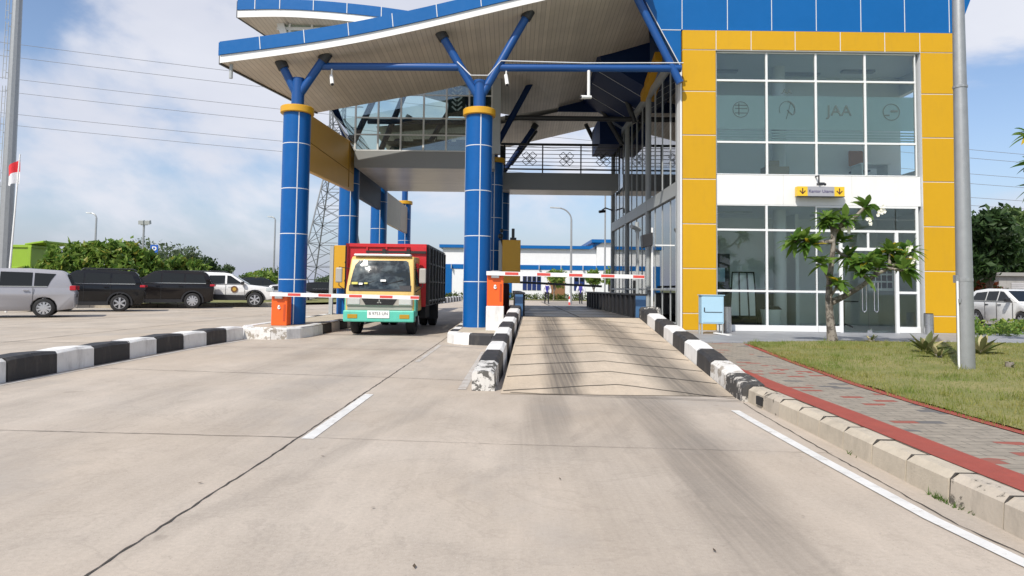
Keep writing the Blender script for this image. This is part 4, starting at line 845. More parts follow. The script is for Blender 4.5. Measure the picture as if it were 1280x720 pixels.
# CCTV, lamps under the canopy
def cctv(label, top, drop, facing=(-.12, -.16, -.12), arm=None, m=WHITE, r=.012):
    c = thing('security_camera', label, 'camera', top, 'canopy cameras'); t = Vector(top); b2 = t+Vector((0, 0, -drop))
    mb = MB(top); mb.tube([t, b2], r*1.6, 8); mb.build('bracket', m, c); mb = MB(top); f = Vector(facing); mb.tube([b2-f*.3, b2+f], [.045, .05], 10); mb.build('body', m, c, smooth=True); mb = MB(top); mb.ball(b2+f, .04); mb.build('lens', BLACK, c)
cctv('small white camera on the beam beside the middle column', (-.20, 16.95, 6.66), .16, (.03, -.1, -.22))
cctv('small white camera hanging under the left tie beam', (-4.60, 16.95, 6.66), .22, (.05, -.1, -.2))
cctv('camera on the long white drop pipe from the right tie beam', (1.88, 16.95, 6.70), .68, (-.2, -.1, -.03), r=.024)
# poles beside the glass wall
sp_ = thing('loudspeaker', 'black rectangular loudspeaker on a thin white pole by the glass wall', 'speaker', (3.62, 17.6, .17))
mb = MB(sp_.location); mb.tube([(3.62, 17.6, .15), (3.62, 17.6, 2.8)], .028, 8); mb.bar((3.62, 17.6, 2.35), (4.2, 17.6, 2.35), .03, .03); mb.build('pole', WHITE, sp_)
mb = MB(sp_.location); mb.hexa([(3.36, 17.5, 2.27), (3.6, 17.42, 2.33), (3.6, 17.72, 2.33), (3.36, 17.78, 2.27), (3.34, 17.48, 2.60), (3.6, 17.40, 2.67), (3.6, 17.72, 2.67), (3.34, 17.78, 2.6)]); mb.build('body', BLK2, sp_, bevel=.015)
pc = thing('camera_pole', 'grey camera pole standing close to the glass wall', 'camera pole', (3.72, 20.2, .15)); mb = MB(pc.location); mb.tube([(3.72, 20.2, .15), (3.72, 20.2, 2.95)], .05, 8); mb.build('pole', GREYF, pc); mb = MB(pc.location); mb.tube([(3.5, 20.0, 3.05), (3.78, 20.25, 2.98)], [.06, .07], 10); mb.tube([(3.7, 20.2, 2.9), (3.7, 20.2, 3.2)], .06); mb.build('camera_head', GREYF, pc)
wc = thing('wall_camera', 'dark camera arm on the far edge of the glass wall', 'camera', (4.2, 28.9, 4.6)); mb = MB(wc.location); mb.tube([(4.25, 28.9, 4.55), (3.95, 28.9, 4.65), (3.8, 28.9, 4.55)], .03); mb.build('arm', BLK2, wc); mb = MB(wc.location); mb.tube([(3.92, 28.8, 4.5), (3.66, 28.7, 4.46)], .06); mb.build('body', BLK2, wc)
# light blue cabinet and steel bins in front of the office
ub = thing('utility_cabinet', 'pale blue metal cabinet on thin legs by the left yellow pier', 'cabinet', (4.72, 16.0, .18))
mb = MB(ub.location); mb.box(4.45, 4.97, 16.0, 16.28, .42, 1.08); cbm = mb.build('body', LIGHTB, ub, bevel=.012)
mb = MB(ub.location); mb.box(4.43, 4.99, 15.98, 16.3, 1.082, 1.10); mb.build('top', LIGHTB, ub)
mb = MB(ub.location); mb.box(4.48, 4.94, 15.992, 15.998, .46, 1.04); dd = mb.build('door', LIGHTB, ub); mb = MB(ub.location); mb.box(4.50, 4.52, 15.98, 15.991, .7, .8); mb.box(4.52, 4.93, 15.986, 15.991, .685, .70); mb.build('handle', DARKS, dd)
for x in (4.46, 4.94):
    for y in (16.02, 16.25): mb = MB(ub.location); mb.box(x-.015, x+.015, y-.015, y+.015, .18, .42); mb.build('leg', GREYF, ub)
pl = MB(); pl.bar((4.72, 15.9, .22), (4.98, 15.55, .19), .10, .02); sgl(pl, 'plank', WHITE, 'white plank lying under the pale blue cabinet', 'plank')
def steelbin(label, x, y, h=.50):
    b = thing('steel_bin', label, 'bin', (x, y, .18), 'steel bins by the entrance'); mb = MB(b.location); mb.tube([(x, y, .18), (x, y, .18+h)], .11, 20); mb.build('body', STEEL, b, smooth=True); mb = MB(b.location); mb.tube([(x, y, .18+h), (x, y, .2+h)], .10, 20); mb.build('rim', BLACK, b)
steelbin('brushed steel bin beside the pale blue cabinet', 5.32, 16.9, .62); steelbin('brushed steel bin beside the right end of the entrance', 10.33, 16.95, .5)
# ================================================================== TRUCK
PI_ = math.pi
tk = thing('cargo_truck', 'old truck with cream cab, teal bumper and red cargo body', 'truck', (-3.4, 21, 0))
def TM(): return MB(tk.location)
CREAM = mat('cream_paint', (.70, .48, .155), .4, var=.10, dirt=.25); TEAL = mat('teal_paint', (.10, .50, .38), .42, var=.12, dirt=.3); GREYG = mat('grey_trim', (.36, .34, .30), .45, var=.1, dirt=.1)
x0, x1 = -4.35, -2.53; xm = (x0+x1)/2
mb = TM(); cabp = [(18.02, .62), (18.0, 1.20), (18.28, 2.02), (18.38, 2.10), (19.45, 2.12), (19.5, .62)]
def sec(x, ins): return [(x, y, z) if z < 1.3 else (x+ins, y, z) for y, z in cabp]
vs = sec(x0, .07)+sec(x1, -.07); n = len(cabp); mb.add(vs, [tuple(range(n)), tuple(range(2*n-1, n-1, -1))]+[(i, n+i, n+(i+1) % n, (i+1) % n) for i in range(n)]); cab = mb.build('cab', CREAM, tk, bevel=.045, smooth=True, seg=3)
mb = TM(); vs = []; NU, NV = 10, 6
for jv in range(NV+1):
    v_ = jv/NV; xa_, xb_ = x0+.10+.06*v_, x1-.10-.06*v_
    for iu in range(NU+1):
        u_ = iu/NU; vs.append((xa_+(xb_-xa_)*u_, 17.985+.268*v_-.05*math.sin(PI_*v_)*math.sin(PI_*u_)-.02*math.sin(PI_*u_)+.02, 1.22+.765*v_))
mb.add(vs, [(jv*(NU+1)+iu, jv*(NU+1)+iu+1, (jv+1)*(NU+1)+iu+1, (jv+1)*(NU+1)+iu) for jv in range(NV) for iu in range(NU)])
TGL = newmat('truck_glass'); g = G(TGL); o = g.obj(); kk = g.rng(g.noise(g.sc(o, 1, 1, 1.4), 2.4, 5, .6), .46, .60)  # paler patches in the glass colour imitate sky reflections
g.out(g.bsdf(g.mix(kk, (.012, .018, .02, 1), (.075, .095, .10, 1)), .05, Specular_IOR_Level=.55, bump=g.noise(o, 2.2, 2), bstr=.25, bdist=.08))
mb.build('windscreen', TGL, tk, smooth=True)
mb = TM()
for xa, za, w_, h_, mi_ in ((x0+.17, 1.34, .16, .06, 0), (x0+.36, 1.33, .10, .05, 1), (x0+.5, 1.35, .09, .04, 0), (xm+.02, 1.42, .14, .05, 1)): mb.hexa([(xa, 17.94, za), (xa+w_, 17.93, za), (xa+w_, 17.96, za), (xa, 17.97, za), (xa, 17.955, za+h_), (xa+w_, 17.945, za+h_), (xa+w_, 17.975, za+h_), (xa, 17.985, za+h_)], mi_)
mb.build('sticker', [mat('sticker_yellow', (.55, .50, .10), .6), WHITE], tk)
mb = TM(); mb.hexa([(x0+.085, 17.984, 1.165), (x1-.085, 17.984, 1.165), (x1-.085, 18.0, 1.165), (x0+.085, 18.0, 1.165), (x0+.09, 18.018, 1.32), (x1-.09, 18.018, 1.32), (x1-.09, 18.06, 1.32), (x0+.09, 18.06, 1.32)]); mb.build('cowl', BLK2, tk, bevel=.008)
for xa, xb in ((x0+.35, x0+.95), (x0+.98, x0+1.5)): mb = TM(); mb.bar((xa, 18.005, 1.32), (xb, 18.04, 1.47), .012, .02); mb.build('wiper', BLACK, tk)
mb = TM(); mb.box(x0+.04, x1-.04, 17.955, 18.03, .78, 1.0); mb.build('grille_panel', GREYG, tk, bevel=.015)
mb = TM(); mb.prism([(x0+.42, 1.0), (x1-.42, 1.0), (x1-.55, .80), (x0+.55, .80)], 1, 17.945, 17.952)
for z in (.845, .895, .945): mb.box(x0+.52, x1-.52, 17.935, 17.944, z, z+.02)
gr_ = mb.build('grille', BLK2, tk)
mb = TM()
for k in range(3):
    a = math.pi/2+k*2*math.pi/3; c_ = Vector((xm+math.cos(a)*.035, 17.93, .885+math.sin(a)*.035)); u = Vector((math.cos(a), 0, math.sin(a)))*.036; w = Vector((-math.sin(a), 0, math.cos(a)))*.02
    mb.add([c_-u, c_+w, c_+u, c_-w]+[p+Vector((0, .008, 0)) for p in (c_-u, c_+w, c_+u, c_-w)], [(0, 1, 2, 3), (7, 6, 5, 4), (0, 4, 5, 1), (1, 5, 6, 2), (2, 6, 7, 3), (3, 7, 4, 0)])
mb.build('badge', CHROME, gr_)
for xa, xb in ((x0+.07, x0+.40), (x1-.40, x1-.07)): mb = TM(); mb.box(xa, xb, 17.94, 17.96, .81, .97); mb.build('headlight', LAMPW, tk, bevel=.015)
mb = TM(); mb.box(x0-.02, x1+.02, 17.86, 18.1, .36, .66); mb.build('bumper', TEAL, tk, bevel=.03, seg=2)
mb = TM(); mb.box(x1-.02, x1+.03, 18.05, 18.5, .5, 1.0); mb.box(x0-.03, x0+.02, 18.05, 18.5, .5, 1.0); mb.build('corner_panel', TEAL, tk, bevel=.015)
for xa in (x0+.1, x1-.36): mb = TM(); mb.box(xa, xa+.26, 17.848, 17.862, .45, .56); mb.build('fog_light', mat('amber', (.42, .25, .02), .25), tk, bevel=.012)
mb = TM(); mb.box(xm-.29, xm+.29, 17.842, 17.857, .46, .66); pt = mb.build('number_plate', WHITE, tk, bevel=.006)
text('lettering', 'B 9753 UN', .11, (xm-tk.location.x, 17.841-tk.location.y, .575), (rad(90), 0, 0), BLK2, pt, .001)
mb = TM(); mb.box(x0+.06, x1-.06, 18.0, 18.05, .67, .78); mb.build('lower_panel', GREYG, tk)
for s_, xx in ((-1, x0), (1, x1)):
    mb = TM(); xo = xx+s_*.0
    mb.hexa([(xx+s_*.006-.003, 18.32, 1.30), (xx+s_*.006+.003, 18.32, 1.30), (xx+s_*.006+.003, 19.2, 1.30), (xx+s_*.006-.003, 19.2, 1.30), (xx-s_*.05-.004, 18.5, 1.93), (xx-s_*.05+.004, 18.5, 1.93), (xx-s_*.05+.004, 19.2, 1.93), (xx-s_*.05-.004, 19.2, 1.93)]); mb.build('side_window', CARGL, tk)
    mb = TM(); mb.tube([(xx-s_*.05, 18.3, 1.75), (xx+s_*.2, 18.1, 1.80), (xx+s_*.2, 18.1, 1.3), (xx, 18.2, 1.15)], .013); ar = mb.build('mirror_arm', BLK2, tk)
    mb = TM(); mb.box(xx+s_*.2-.09, xx+s_*.2+.09, 18.05, 18.12, 1.38, 1.78); mb.build('mirror', GREYG, ar, bevel=.03, seg=2)
mb = TM(); mb.box(x0+.15, x1-.15, 18.22, 18.5, 2.10, 2.16); mb.build('visor', WHITE, tk, bevel=.02)
# cargo body
bx0, bx1, by0, by1 = -4.74, -2.44, 19.65, 24.6
mb = TM(); mb.box(bx0, bx1, by0, by0+.06, .72, 2.50)
for x in np.linspace(bx0+.04, bx1-.04, 5): mb.box(x-.03, x+.03, by0-.04, by0, .74, 2.47)
mb.box(bx0-.01, bx1+.01, by0-.05, by0+.03, 2.42, 2.52); mb.box(bx0, bx1, by0-.045, by0, .98, 1.04); mb.box(bx1-.45, bx1+.01, by0-.06, by0-.04, .72, 2.45); mb.build('front_board', RED, tk, bevel=.008)
mb = TM(); mb.bar((xm-.72, by0-.1, 2.28), (xm+1.0, by0-.1, 2.28), .05, .07)
for x in (xm-.2, xm+.5): mb.box(x-.05, x+.05, by0-.14, by0-.05, 2.22, 2.36)
mb.build('rack_bar', BLACK, tk)
BLKB = mat('black_body_paint', (.02, .02, .021), .45, var=.2, dirt=.25)
for s_, xx in ((-1, bx0), (1, bx1)):
    mb = TM(); mb.box(xx-.04, xx+.04, by0+.062, by1, .80, 2.44, 0)
    for y in np.linspace(by0+.12, by1-.06, 7): mb.box(xx+s_*.04-.02, xx+s_*.04+.025*s_+.02, y-.04, y+.04, .78, 2.46, 0)
    for z in (.84, 1.42, 1.95): mb.box(xx+s_*.05-.02, xx+s_*.05+.02, by0+.07, by1, z, z+.05, 0)
    mb.box(xx-.05, xx+.05, by0+.062, by1, 2.44, 2.52, 0); mb.box(xx+s_*.072-.002, xx+s_*.072+.002, by0+.1, by1, .885, .91, 1); mb.build('side_board', [BLKB, GREYF], tk)
mb = TM(); mb.box(bx0, bx1, by1-.05, by1+.01, .8, 2.44); mb.build('tail_board', BLKB, tk); mb = TM(); mb.box(bx0+.05, bx1-.05, by0+.06, by1-.05, .72, .80); mb.build('bed', BLKB, tk)
mb = TM(); mb.box(xm-.5, xm-.38, 18.3, by1, .48, .66); mb.box(xm+.38, xm+.5, 18.3, by1, .48, .66); mb.box(xm-.7, xm+.7, 18.2, 19.2, .42, .7); mb.tube([(xm-.75, 23.2, .4), (xm+.75, 23.2, .4)], .09); mb.tube([(xm-.8, 18.75, .4), (xm+.8, 18.75, .4)], .06)
mb.box(x1-.15, x1+.02, 20.2, 21.2, .38, .72); mb.build('chassis', BLACK, tk)
def wheel(parent, c, r, w, axis, rimr=.62, spokes=0, mrim=RIM, side=1):
    """a tyre with a shaped sidewall and a rim as its sub-part; axis is the outward unit vector"""
    o = parent['_o'] if '_o' in parent else (0, 0, 0); c = Vector(c); ax = Vector(axis)
    prof = [(-.5, .55), (-.5, .86), (-.42, .97), (-.3, 1.), (.3, 1.), (.42, .97), (.5, .86), (.5, rimr+.02), (.38, rimr)]
    ref = Vector((0, 0, 1)); e1 = ref; e2 = ax.cross(ref); n = 28; vs, fs = [], []
    for t, q in prof:
        for j in range(n):
            a = 2*math.pi*j/n; vs.append(c+ax*(t*w)+(e1*math.cos(a)+e2*math.sin(a))*(q*r))
    for i in range(len(prof)-1): fs += [(i*n+j, i*n+(j+1) % n, (i+1)*n+(j+1) % n, (i+1)*n+j) for j in range(n)]
    mb = MB(LOC); mb.add(vs, fs); t = mb.build('wheel', TYRE, parent, smooth=True)
    mb = MB(LOC); mb.tube([c+ax*(.18*w), c+ax*(.30*w)], rimr*r, 24, mi=1)
    if spokes:
        mb.tube([c+ax*(.3*w), c+ax*(.44*w)], rimr*r*.22, 12, mi=0)
        for k in range(spokes):
            a = 2*math.pi*k/spokes; d = e1*math.cos(a)+e2*math.sin(a); tn = e1*-math.sin(a)+e2*math.cos(a)
            p, q = c+ax*(.37*w)+d*rimr*r*.18, c+ax*(.40*w)+d*rimr*r*.98; ww = rimr*r*.13
            mb.hexa([p-tn*ww-ax*.02, p+tn*ww-ax*.02, q+tn*ww*1.2-ax*.02, q-tn*ww*1.2-ax*.02, p-tn*ww+ax*.015, p+tn*ww+ax*.015, q+tn*ww*1.2+ax*.005, q-tn*ww*1.2+ax*.005], 0)
        rr_ = []
        for (ra, rb) in ((.93, 1.0),):
            for j in range(24):
                a, b2 = 2*math.pi*j/24, 2*math.pi*(j+1)/24
                f = lambda t, q: c+ax*(.40*w)+(e1*math.cos(t)+e2*math.sin(t))*(rimr*r*q)
                mb.add([f(a, ra), f(a, rb), f(b2, rb), f(b2, ra)], [(0, 1, 2, 3)], 0)
    else: mb.tube([c+ax*(.28*w), c+ax*(.42*w)], [rimr*r*.45, rimr*r*.3], 14, mi=0)
    mb.build('rim', [mrim, BLK2], t)
LOC = tk.location
for s_ in (-1, 1):
    wheel(tk, (xm+s_*.75, 18.75, .40), .40, .24, (s_, 0, 0), .55, 0, GREYG)
    wheel(tk, (xm+s_*.80, 23.2, .40), .40, .26, (s_, 0, 0), .55, 0, GREYG); wheel(tk, (xm+s_*.50, 23.2, .40), .40, .24, (s_, 0, 0), .55, 0, GREYG)
    mb = TM(); mb.box(xm+s_*.85-.25, xm+s_*.85+.2, 22.6, 22.63, .25, .75); mb.build('mudguard', BLACK, tk)
tk.scale = (.93, .93, .93); tk.location = (-3.19, 19.56, 0)
# ================================================================== CARS
def carpaint(name, c, rough=.22, met=.0): return mat(name, c, rough, met, var=.03, vs=1.2, coat=.15 if c[0] < .1 else .5, spec=.3 if c[0] < .1 else .5)
def arc(cx, r, z0, zc, n=9):   # wheel arch from rear to front, seen from the side
    a0 = math.asin(max(-1, min(1, (z0-zc)/r))); return [(cx-math.cos(a0+(math.pi-2*a0)*i/(n-1))*r, zc+math.sin(a0+(math.pi-2*a0)*i/(n-1))*r) for i in range(n)]
def car(name, label, cat, loc, rz, paint, P, group=None, sc=1.):
    """local axes: x forward, y left, z up"""
    global LOC
    t = thing(name, label, cat, loc, group, rz); t.scale = (sc, sc, sc); LOC = (0, 0, 0)
    hw, r, xr, xf, gc, zb, zr = P['hw'], P['r'], P['xr'], P['xf'], P['gc'], P['belt'], P['roof']
    def f(z):
        return float(np.interp(z, [gc, gc+.25, zb-.12, zb, zr], [.90, .985, 1., .965, P.get('tum', .76)]))
    ra = r*1.17
    low = [(P['low'][0][0], gc+.08)]+arc(xr, ra, gc, r)+arc(xf, ra, gc, r)+[(P['low'][-1][0]-.05, gc+.06)]+P['low'][::-1]
    low = [low[0]]+low[1:]
    def slab(mb, poly, mi=0, k=1.):
        n = len(poly); vs = [(x, -hw*k*f(z), z) for x, z in poly]+[(x, hw*k*f(z), z) for x, z in poly]
        mb.add(vs, [tuple(range(n)), tuple(range(2*n-1, n-1, -1))]+[(i, n+i, n+(i+1) % n, (i+1) % n) for i in range(n)], mi)
    mb = MB(); slab(mb, low); body = mb.build('body', paint, t, bevel=.035, smooth=True, seg=2)
    mb = MB(); slab(mb, P['gh'], 0, 1.); mb.build('cabin', P.get('roofpaint', paint), t, bevel=.03, smooth=True, seg=2)
    mb = MB(); mb.box(P['low'][0][0]+.15, P['low'][-1][0]-.2, -hw*.8, hw*.8, gc, r*1.9); mb.build('underbody', BLACK, t)
    if P.get('clad'):
        for s_ in (-1, 1):
            mb = MB()
            for cx in (xr, xf):
                A = arc(cx, ra*1.0, gc, r, 13); B = arc(cx, ra*1.16, gc, r, 13)
                for i in range(12): mb.hexa([(*q[:1], s_*hw*y_, q[1]) for y_ in (.97, 1.015) for q in (A[i], A[i+1], B[i+1], B[i])])
            mb.box(xr+ra*1.1, xf-ra*1.1, s_*hw*.99-.015, s_*hw*.99+.015, gc, gc+.16)
            mb.build('cladding', BLK2, t)
    for s_ in (-1, 1):
        for w in P['win']:
            mb = MB(); n = len(w); k = .012
            vs = [(x, s_*(hw*f(z)+k), z) for x, z in w]; mb.add(vs, [tuple(range(n))]); mb.build('window', CARGL, t)
        wz = zb+.015; x_a, x_b = P['win'][0][0][0]+.03, P['win'][-1][1][0]+.05
        mb = MB(); mb.hexa([(x_a, s_*(hw*f(wz)), wz), (x_b, s_*(hw*f(wz)), wz), (x_b, s_*(hw*f(wz)+.016), wz), (x_a, s_*(hw*f(wz)+.016), wz), (x_a, s_*(hw*f(wz)), wz+.03), (x_b, s_*(hw*f(wz)), wz+.03), (x_b, s_*(hw*f(wz)+.016), wz+.03), (x_a, s_*(hw*f(wz)+.016), wz+.03)]); mb.build('window_trim', CHROME, t)
    xr0 = P['low'][0][0]; mb = MB(); mb.box(xr0-.035, xr0+.02, -.24, .24, .72, .84); mb.build('number_plate', BLK2, t)
    def screen(nm, a, b_, m=CARGL):   # pane between two points of the side outline
        (xa, za), (xb, zb_) = a, b_; d = Vector((xb-xa, 0, zb_-za)).normalized(); nn = Vector((-d.z, 0, d.x))
        if nn.z < 0: nn = -nn
        p = Vector((xa, 0, za))+d*.05+nn*.012; q = Vector((xb, 0, zb_))-d*.05+nn*.012; ya, yb = hw*f(za)-.10, hw*f(zb_)-.09
        mb = MB(); mb.add([(p.x, -ya, p.z), (p.x, ya, p.z), (q.x, yb, q.z), (q.x, -yb, q.z)], [(0, 1, 2, 3)]); mb.build(nm, m, t)
    screen('windscreen', *P['ws']); screen('rear_window', *P['rw'])
    for (nm, m, lst) in (('tail_light', LAMPR, P['tail']), ('headlight', LAMPW, P['head'])):
        for s_ in (-1, 1):
            xa, xb, za, zb_ = lst; mb = MB(); y0, y1 = hw*.70, hw*1.004
            mb.hexa([(xa, s_*y0, za), (xb, s_*y0, za), (xb, s_*y1, za), (xa, s_*y1, za), (xa, s_*y0, zb_), (xb, s_*y0, zb_), (xb, s_*y1*.99, zb_), (xa, s_*y1*.99, zb_)]); mb.build(nm, m, t, bevel=.02)
    for s_ in (-1, 1):
        for hx in P['hand']: mb = MB(); mb.box(hx-.09, hx+.09, s_*hw-.01, s_*hw+.03, zb-.12, zb-.085); mb.build('handle', P.get('hm', paint), t, bevel=.008)
        mx_ = P['mir']; mb = MB(); mb.box(mx_-.08, mx_+.08, s_*(hw+.10)-.09, s_*(hw+.10)+.09, zb+.02, zb+.17); mb.build('mirror', P.get('mm', paint), t, bevel=.03, seg=2)
        for cx in (xr, xf): wheel(t, (cx, s_*(hw-.11), r), r, .22, (0, s_, 0), .66, P.get('sp', 5))
        for dx in P.get('seam', ()): mb = MB(); mb.box(dx-.006, dx+.006, s_*hw*.995-.008, s_*hw*.995+.008, gc+.12, zb-.02); mb.build('door_seam', BLACK, t)
    for (b0, b1, z_) in P.get('rails', ()):
        for s_ in (-1, 1): mb = MB(); mb.tube([(b0, s_*hw*.70, z_-.03), (b0+.1, s_*hw*.70, z_+.05), (b1-.1, s_*hw*.70, z_+.05), (b1, s_*hw*.70, z_-.03)], .02); mb.build('roof_rail', DARKS, t)
    return t
MPV = dict(hw=.90, r=.34, xr=-1.40, xf=1.40, gc=.24, belt=1.08, roof=1.76, clad=False, sp=10,
    low=[(-2.32, .38), (-2.34, .85), (-2.24, 1.10), (.75, 1.08), (1.35, 1.06), (2.1, .92), (2.33, .72), (2.34, .36)],
    gh=[(-2.26, 1.07), (-2.02, 1.62), (-1.85, 1.70), (-.9, 1.76), (.0, 1.74), (.35, 1.68), (1.35, 1.05)],
    win=[[(-1.95, 1.13), (-1.50, 1.13), (-1.08, 1.13), (-1.08, 1.60), (-1.72, 1.57), (-1.58, 1.34)][1:], [(-1.02, 1.13), (-.08, 1.13), (-.08, 1.63), (-1.02, 1.61)], [(-.02, 1.13), (.95, 1.13), (.36, 1.60), (-.02, 1.63)]],
    ws=((1.30, 1.09), (.38, 1.68)), rw=((-2.24, 1.12), (-2.04, 1.60)), tail=(-2.355, -2.16, .98, 1.15), head=(2.0, 2.3, .74, .92), hand=(-.85, .15), mir=.95, seam=(-1.06, -.05, .98), rails=())
SUVP = dict(hw=.90, r=.36, xr=-1.36, xf=1.38, gc=.27, belt=1.14, roof=1.76, clad=True, sp=6,
    low=[(-2.24, .45), (-2.28, .95), (-2.22, 1.14), (.7, 1.14), (1.25, 1.12), (2.0, 1.02), (2.24, .85), (2.28, .42)],
    gh=[(-2.2, 1.13), (-2.0, 1.58), (-1.88, 1.70), (-1.1, 1.77), (-.1, 1.76), (.3, 1.70), (1.2, 1.12)],
    win=[[(-1.95, 1.19), (-1.05, 1.19), (-1.05, 1.60), (-1.78, 1.57)], [(-.98, 1.19), (-.08, 1.19), (-.08, 1.63), (-.98, 1.61)], [(-.02, 1.19), (.86, 1.19), (.30, 1.62), (-.02, 1.63)]],
    ws=((1.17, 1.16), (.34, 1.68)), rw=((-2.18, 1.18), (-2.0, 1.58)), tail=(-2.30, -2.10, 1.03, 1.13), head=(1.9, 2.2, .84, 1.0), hand=(-.85, .1), mir=.82, seam=(-1.0, -.04, .92), rails=((-1.9, .1, 1.76),))
PICK = dict(hw=.91, r=.39, xr=-1.42, xf=1.42, gc=.36, belt=1.16, roof=1.80, clad=True, sp=6,
    low=[(-2.38, .5), (-2.4, 1.0), (-2.34, 1.16), (.62, 1.16), (1.15, 1.16), (2.05, 1.06), (2.32, .90), (2.36, .48)],
    gh=[(-2.2, 1.15), (-2.02, 1.60), (-1.9, 1.74), (-1.0, 1.80), (-.1, 1.78), (.2, 1.73), (1.12, 1.15)],
    win=[[(-1.9, 1.21), (-1.0, 1.21), (-1.0, 1.62), (-1.78, 1.60)], [(-.92, 1.21), (-.05, 1.21), (-.05, 1.64), (-.92, 1.63)], [(.05, 1.21), (.82, 1.21), (.22, 1.62), (.05, 1.64)]],
    ws=((1.1, 1.18), (.24, 1.71)), rw=((-2.18, 1.2), (-2.02, 1.6)), tail=(-2.43, -2.2, .95, 1.15), head=(1.95, 2.30, .84, 1.02), hand=(-.8, .2), mir=.82, mm=BLK2, seam=(-.98, 0, .92), rails=((-1.9, .0, 1.80),))
HATCH = dict(hw=.85, r=.31, xr=-1.25, xf=1.25, gc=.20, belt=.98, roof=1.50, clad=False, sp=7,
    low=[(-1.92, .35), (-1.96, .8), (-1.88, .98), (.6, .98), (1.05, .97), (1.75, .80), (1.95, .62), (1.97, .32)],
    gh=[(-1.86, .97), (-1.6, 1.35), (-1.5, 1.42), (-.8, 1.50), (-.1, 1.49), (.2, 1.44), (1.1, .97)],
    win=[[(-1.55, 1.04), (-.72, 1.03), (-.72, 1.38), (-1.35, 1.33)], [(-.66, 1.03), (-.06, 1.03), (-.06, 1.40), (-.66, 1.39)], [(0, 1.03), (.78, 1.03), (.2, 1.38), (0, 1.40)]],
    ws=((1.05, .99), (.22, 1.43)), rw=((-1.83, 1.02), (-1.6, 1.35)), tail=(-1.99, -1.75, .78, .96), head=(1.62, 1.92, .62, .78), hand=(-.6, .12), mir=.72, seam=(-.7, -.03, .85), rails=())
SILV = carpaint('silver_paint', (.36, .36, .385), .32, .15); BLKP = carpaint('black_car_paint', (.012, .012, .013), .12); BLKP2 = carpaint('dark_brown_paint', (.014, .012, .012), .14); WHP = carpaint('white_car_paint', (.78, .78, .77), .2); NAVP = carpaint('midnight_paint', (.012, .015, .022), .15)
def spot(px, py, dx=0.): p = gnd(px, py); return p
PI = math.pi
# side-on cars face left in the photograph: heading about -x
def place_car(name, label, paint, P, px_wheel, py_wheel, wheel, rz, group='cars parked on the left lot', sc=.97):
    p = gnd(px_wheel, py_wheel); hx, hy = math.cos(rz), math.sin(rz); xw = P['xr'] if wheel == 'r' else P['xf']
    # the photographed wheel is the one on the camera side
    lx_, ly_ = -hy, hx; side = 1 if ly_ < 0 else -1
    ox = p.x-sc*(xw*hx+side*(P['hw']-.05)*lx_); oy = p.y-sc*(xw*hy+side*(P['hw']-.05)*ly_)
    return car(name, label, 'car', (ox, oy, 0), rz, paint, P, group, sc)
A0 = PI+.06
silver = place_car('parked_car', 'silver people carrier cut off by the left edge of the photo', SILV, MPV, 54, 397, 'r', PI+.50, sc=.95)
suv1 = place_car('parked_car', 'black sport utility car parked directly behind the silver people carrier', BLKP, SUVP, 149, 389.5, 'r', PI+.44, sc=1.0)
suv2 = place_car('parked_car', 'glossy black sport utility car whose tail touches the striped white car', BLKP2, {**SUVP, 'sp': 10, 'rails': ()}, 240, 385.5, 'r', PI+.38, sc=1.06)
pick = place_car('parked_car', 'white sport utility car with black slanted stripes and a round door badge', WHP, PICK, 318, 384, 'f', .30, sc=1.03)
for s_ in (-1,):
    for xx in (-1.62, -1.12):
        mb = MB(); mb.add([(xx-.42, s_*.93, 1.12), (xx-.2, s_*.93, 1.12), (xx+.32, s_*.93, .52), (xx+.06, s_*.93, .52)], [(0, 1, 2, 3)]); mb.build('stripe', BLK2, pick)
    mb = MB(); mb.add([(-2.35, s_*.932, .50), (.95, s_*.932, .50), (.95, s_*.932, .62), (-2.35, s_*.932, .70)], [(0, 1, 2, 3)]); mb.build('stripe', BLK2, pick)
    mb = MB(); mb.tube([(.42, s_*.91, .93), (.42, s_*.935, .93)], .17, 20); em = mb.build('emblem', mat('badge_brown', (.16, .075, .03), .5), pick)
    mb = MB(); mb.tube([(.42, s_*.93, .93), (.42, s_*.94, .93)], .09, 12); mb.build('emblem_centre', mat('badge_gold', (.55, .35, .06), .5), em)
hat = place_car('parked_car', 'dark car half hidden behind the striped white car', NAVP, {**SUVP, 'sp': 7}, 352, 376, 'f', .30, sc=.98)
dk1 = place_car('parked_car', 'dark car parked between the first two left columns', BLKP, {**MPV, 'sp': 6}, 391, 376, 'r', .30, sc=.85)
sil2 = place_car('parked_car', 'small grey car mostly hidden behind the front left column', SILV, HATCH, 381, 378, 'f', .25, sc=.85)
wh = car('parked_car', 'white hatchback parked behind the lawn on the right', 'car', (18.25, 24.6, 0), -PI/2-.02, WHP, {**HATCH, 'mm': BLK2, 'hm': BLK2}, None, .93)
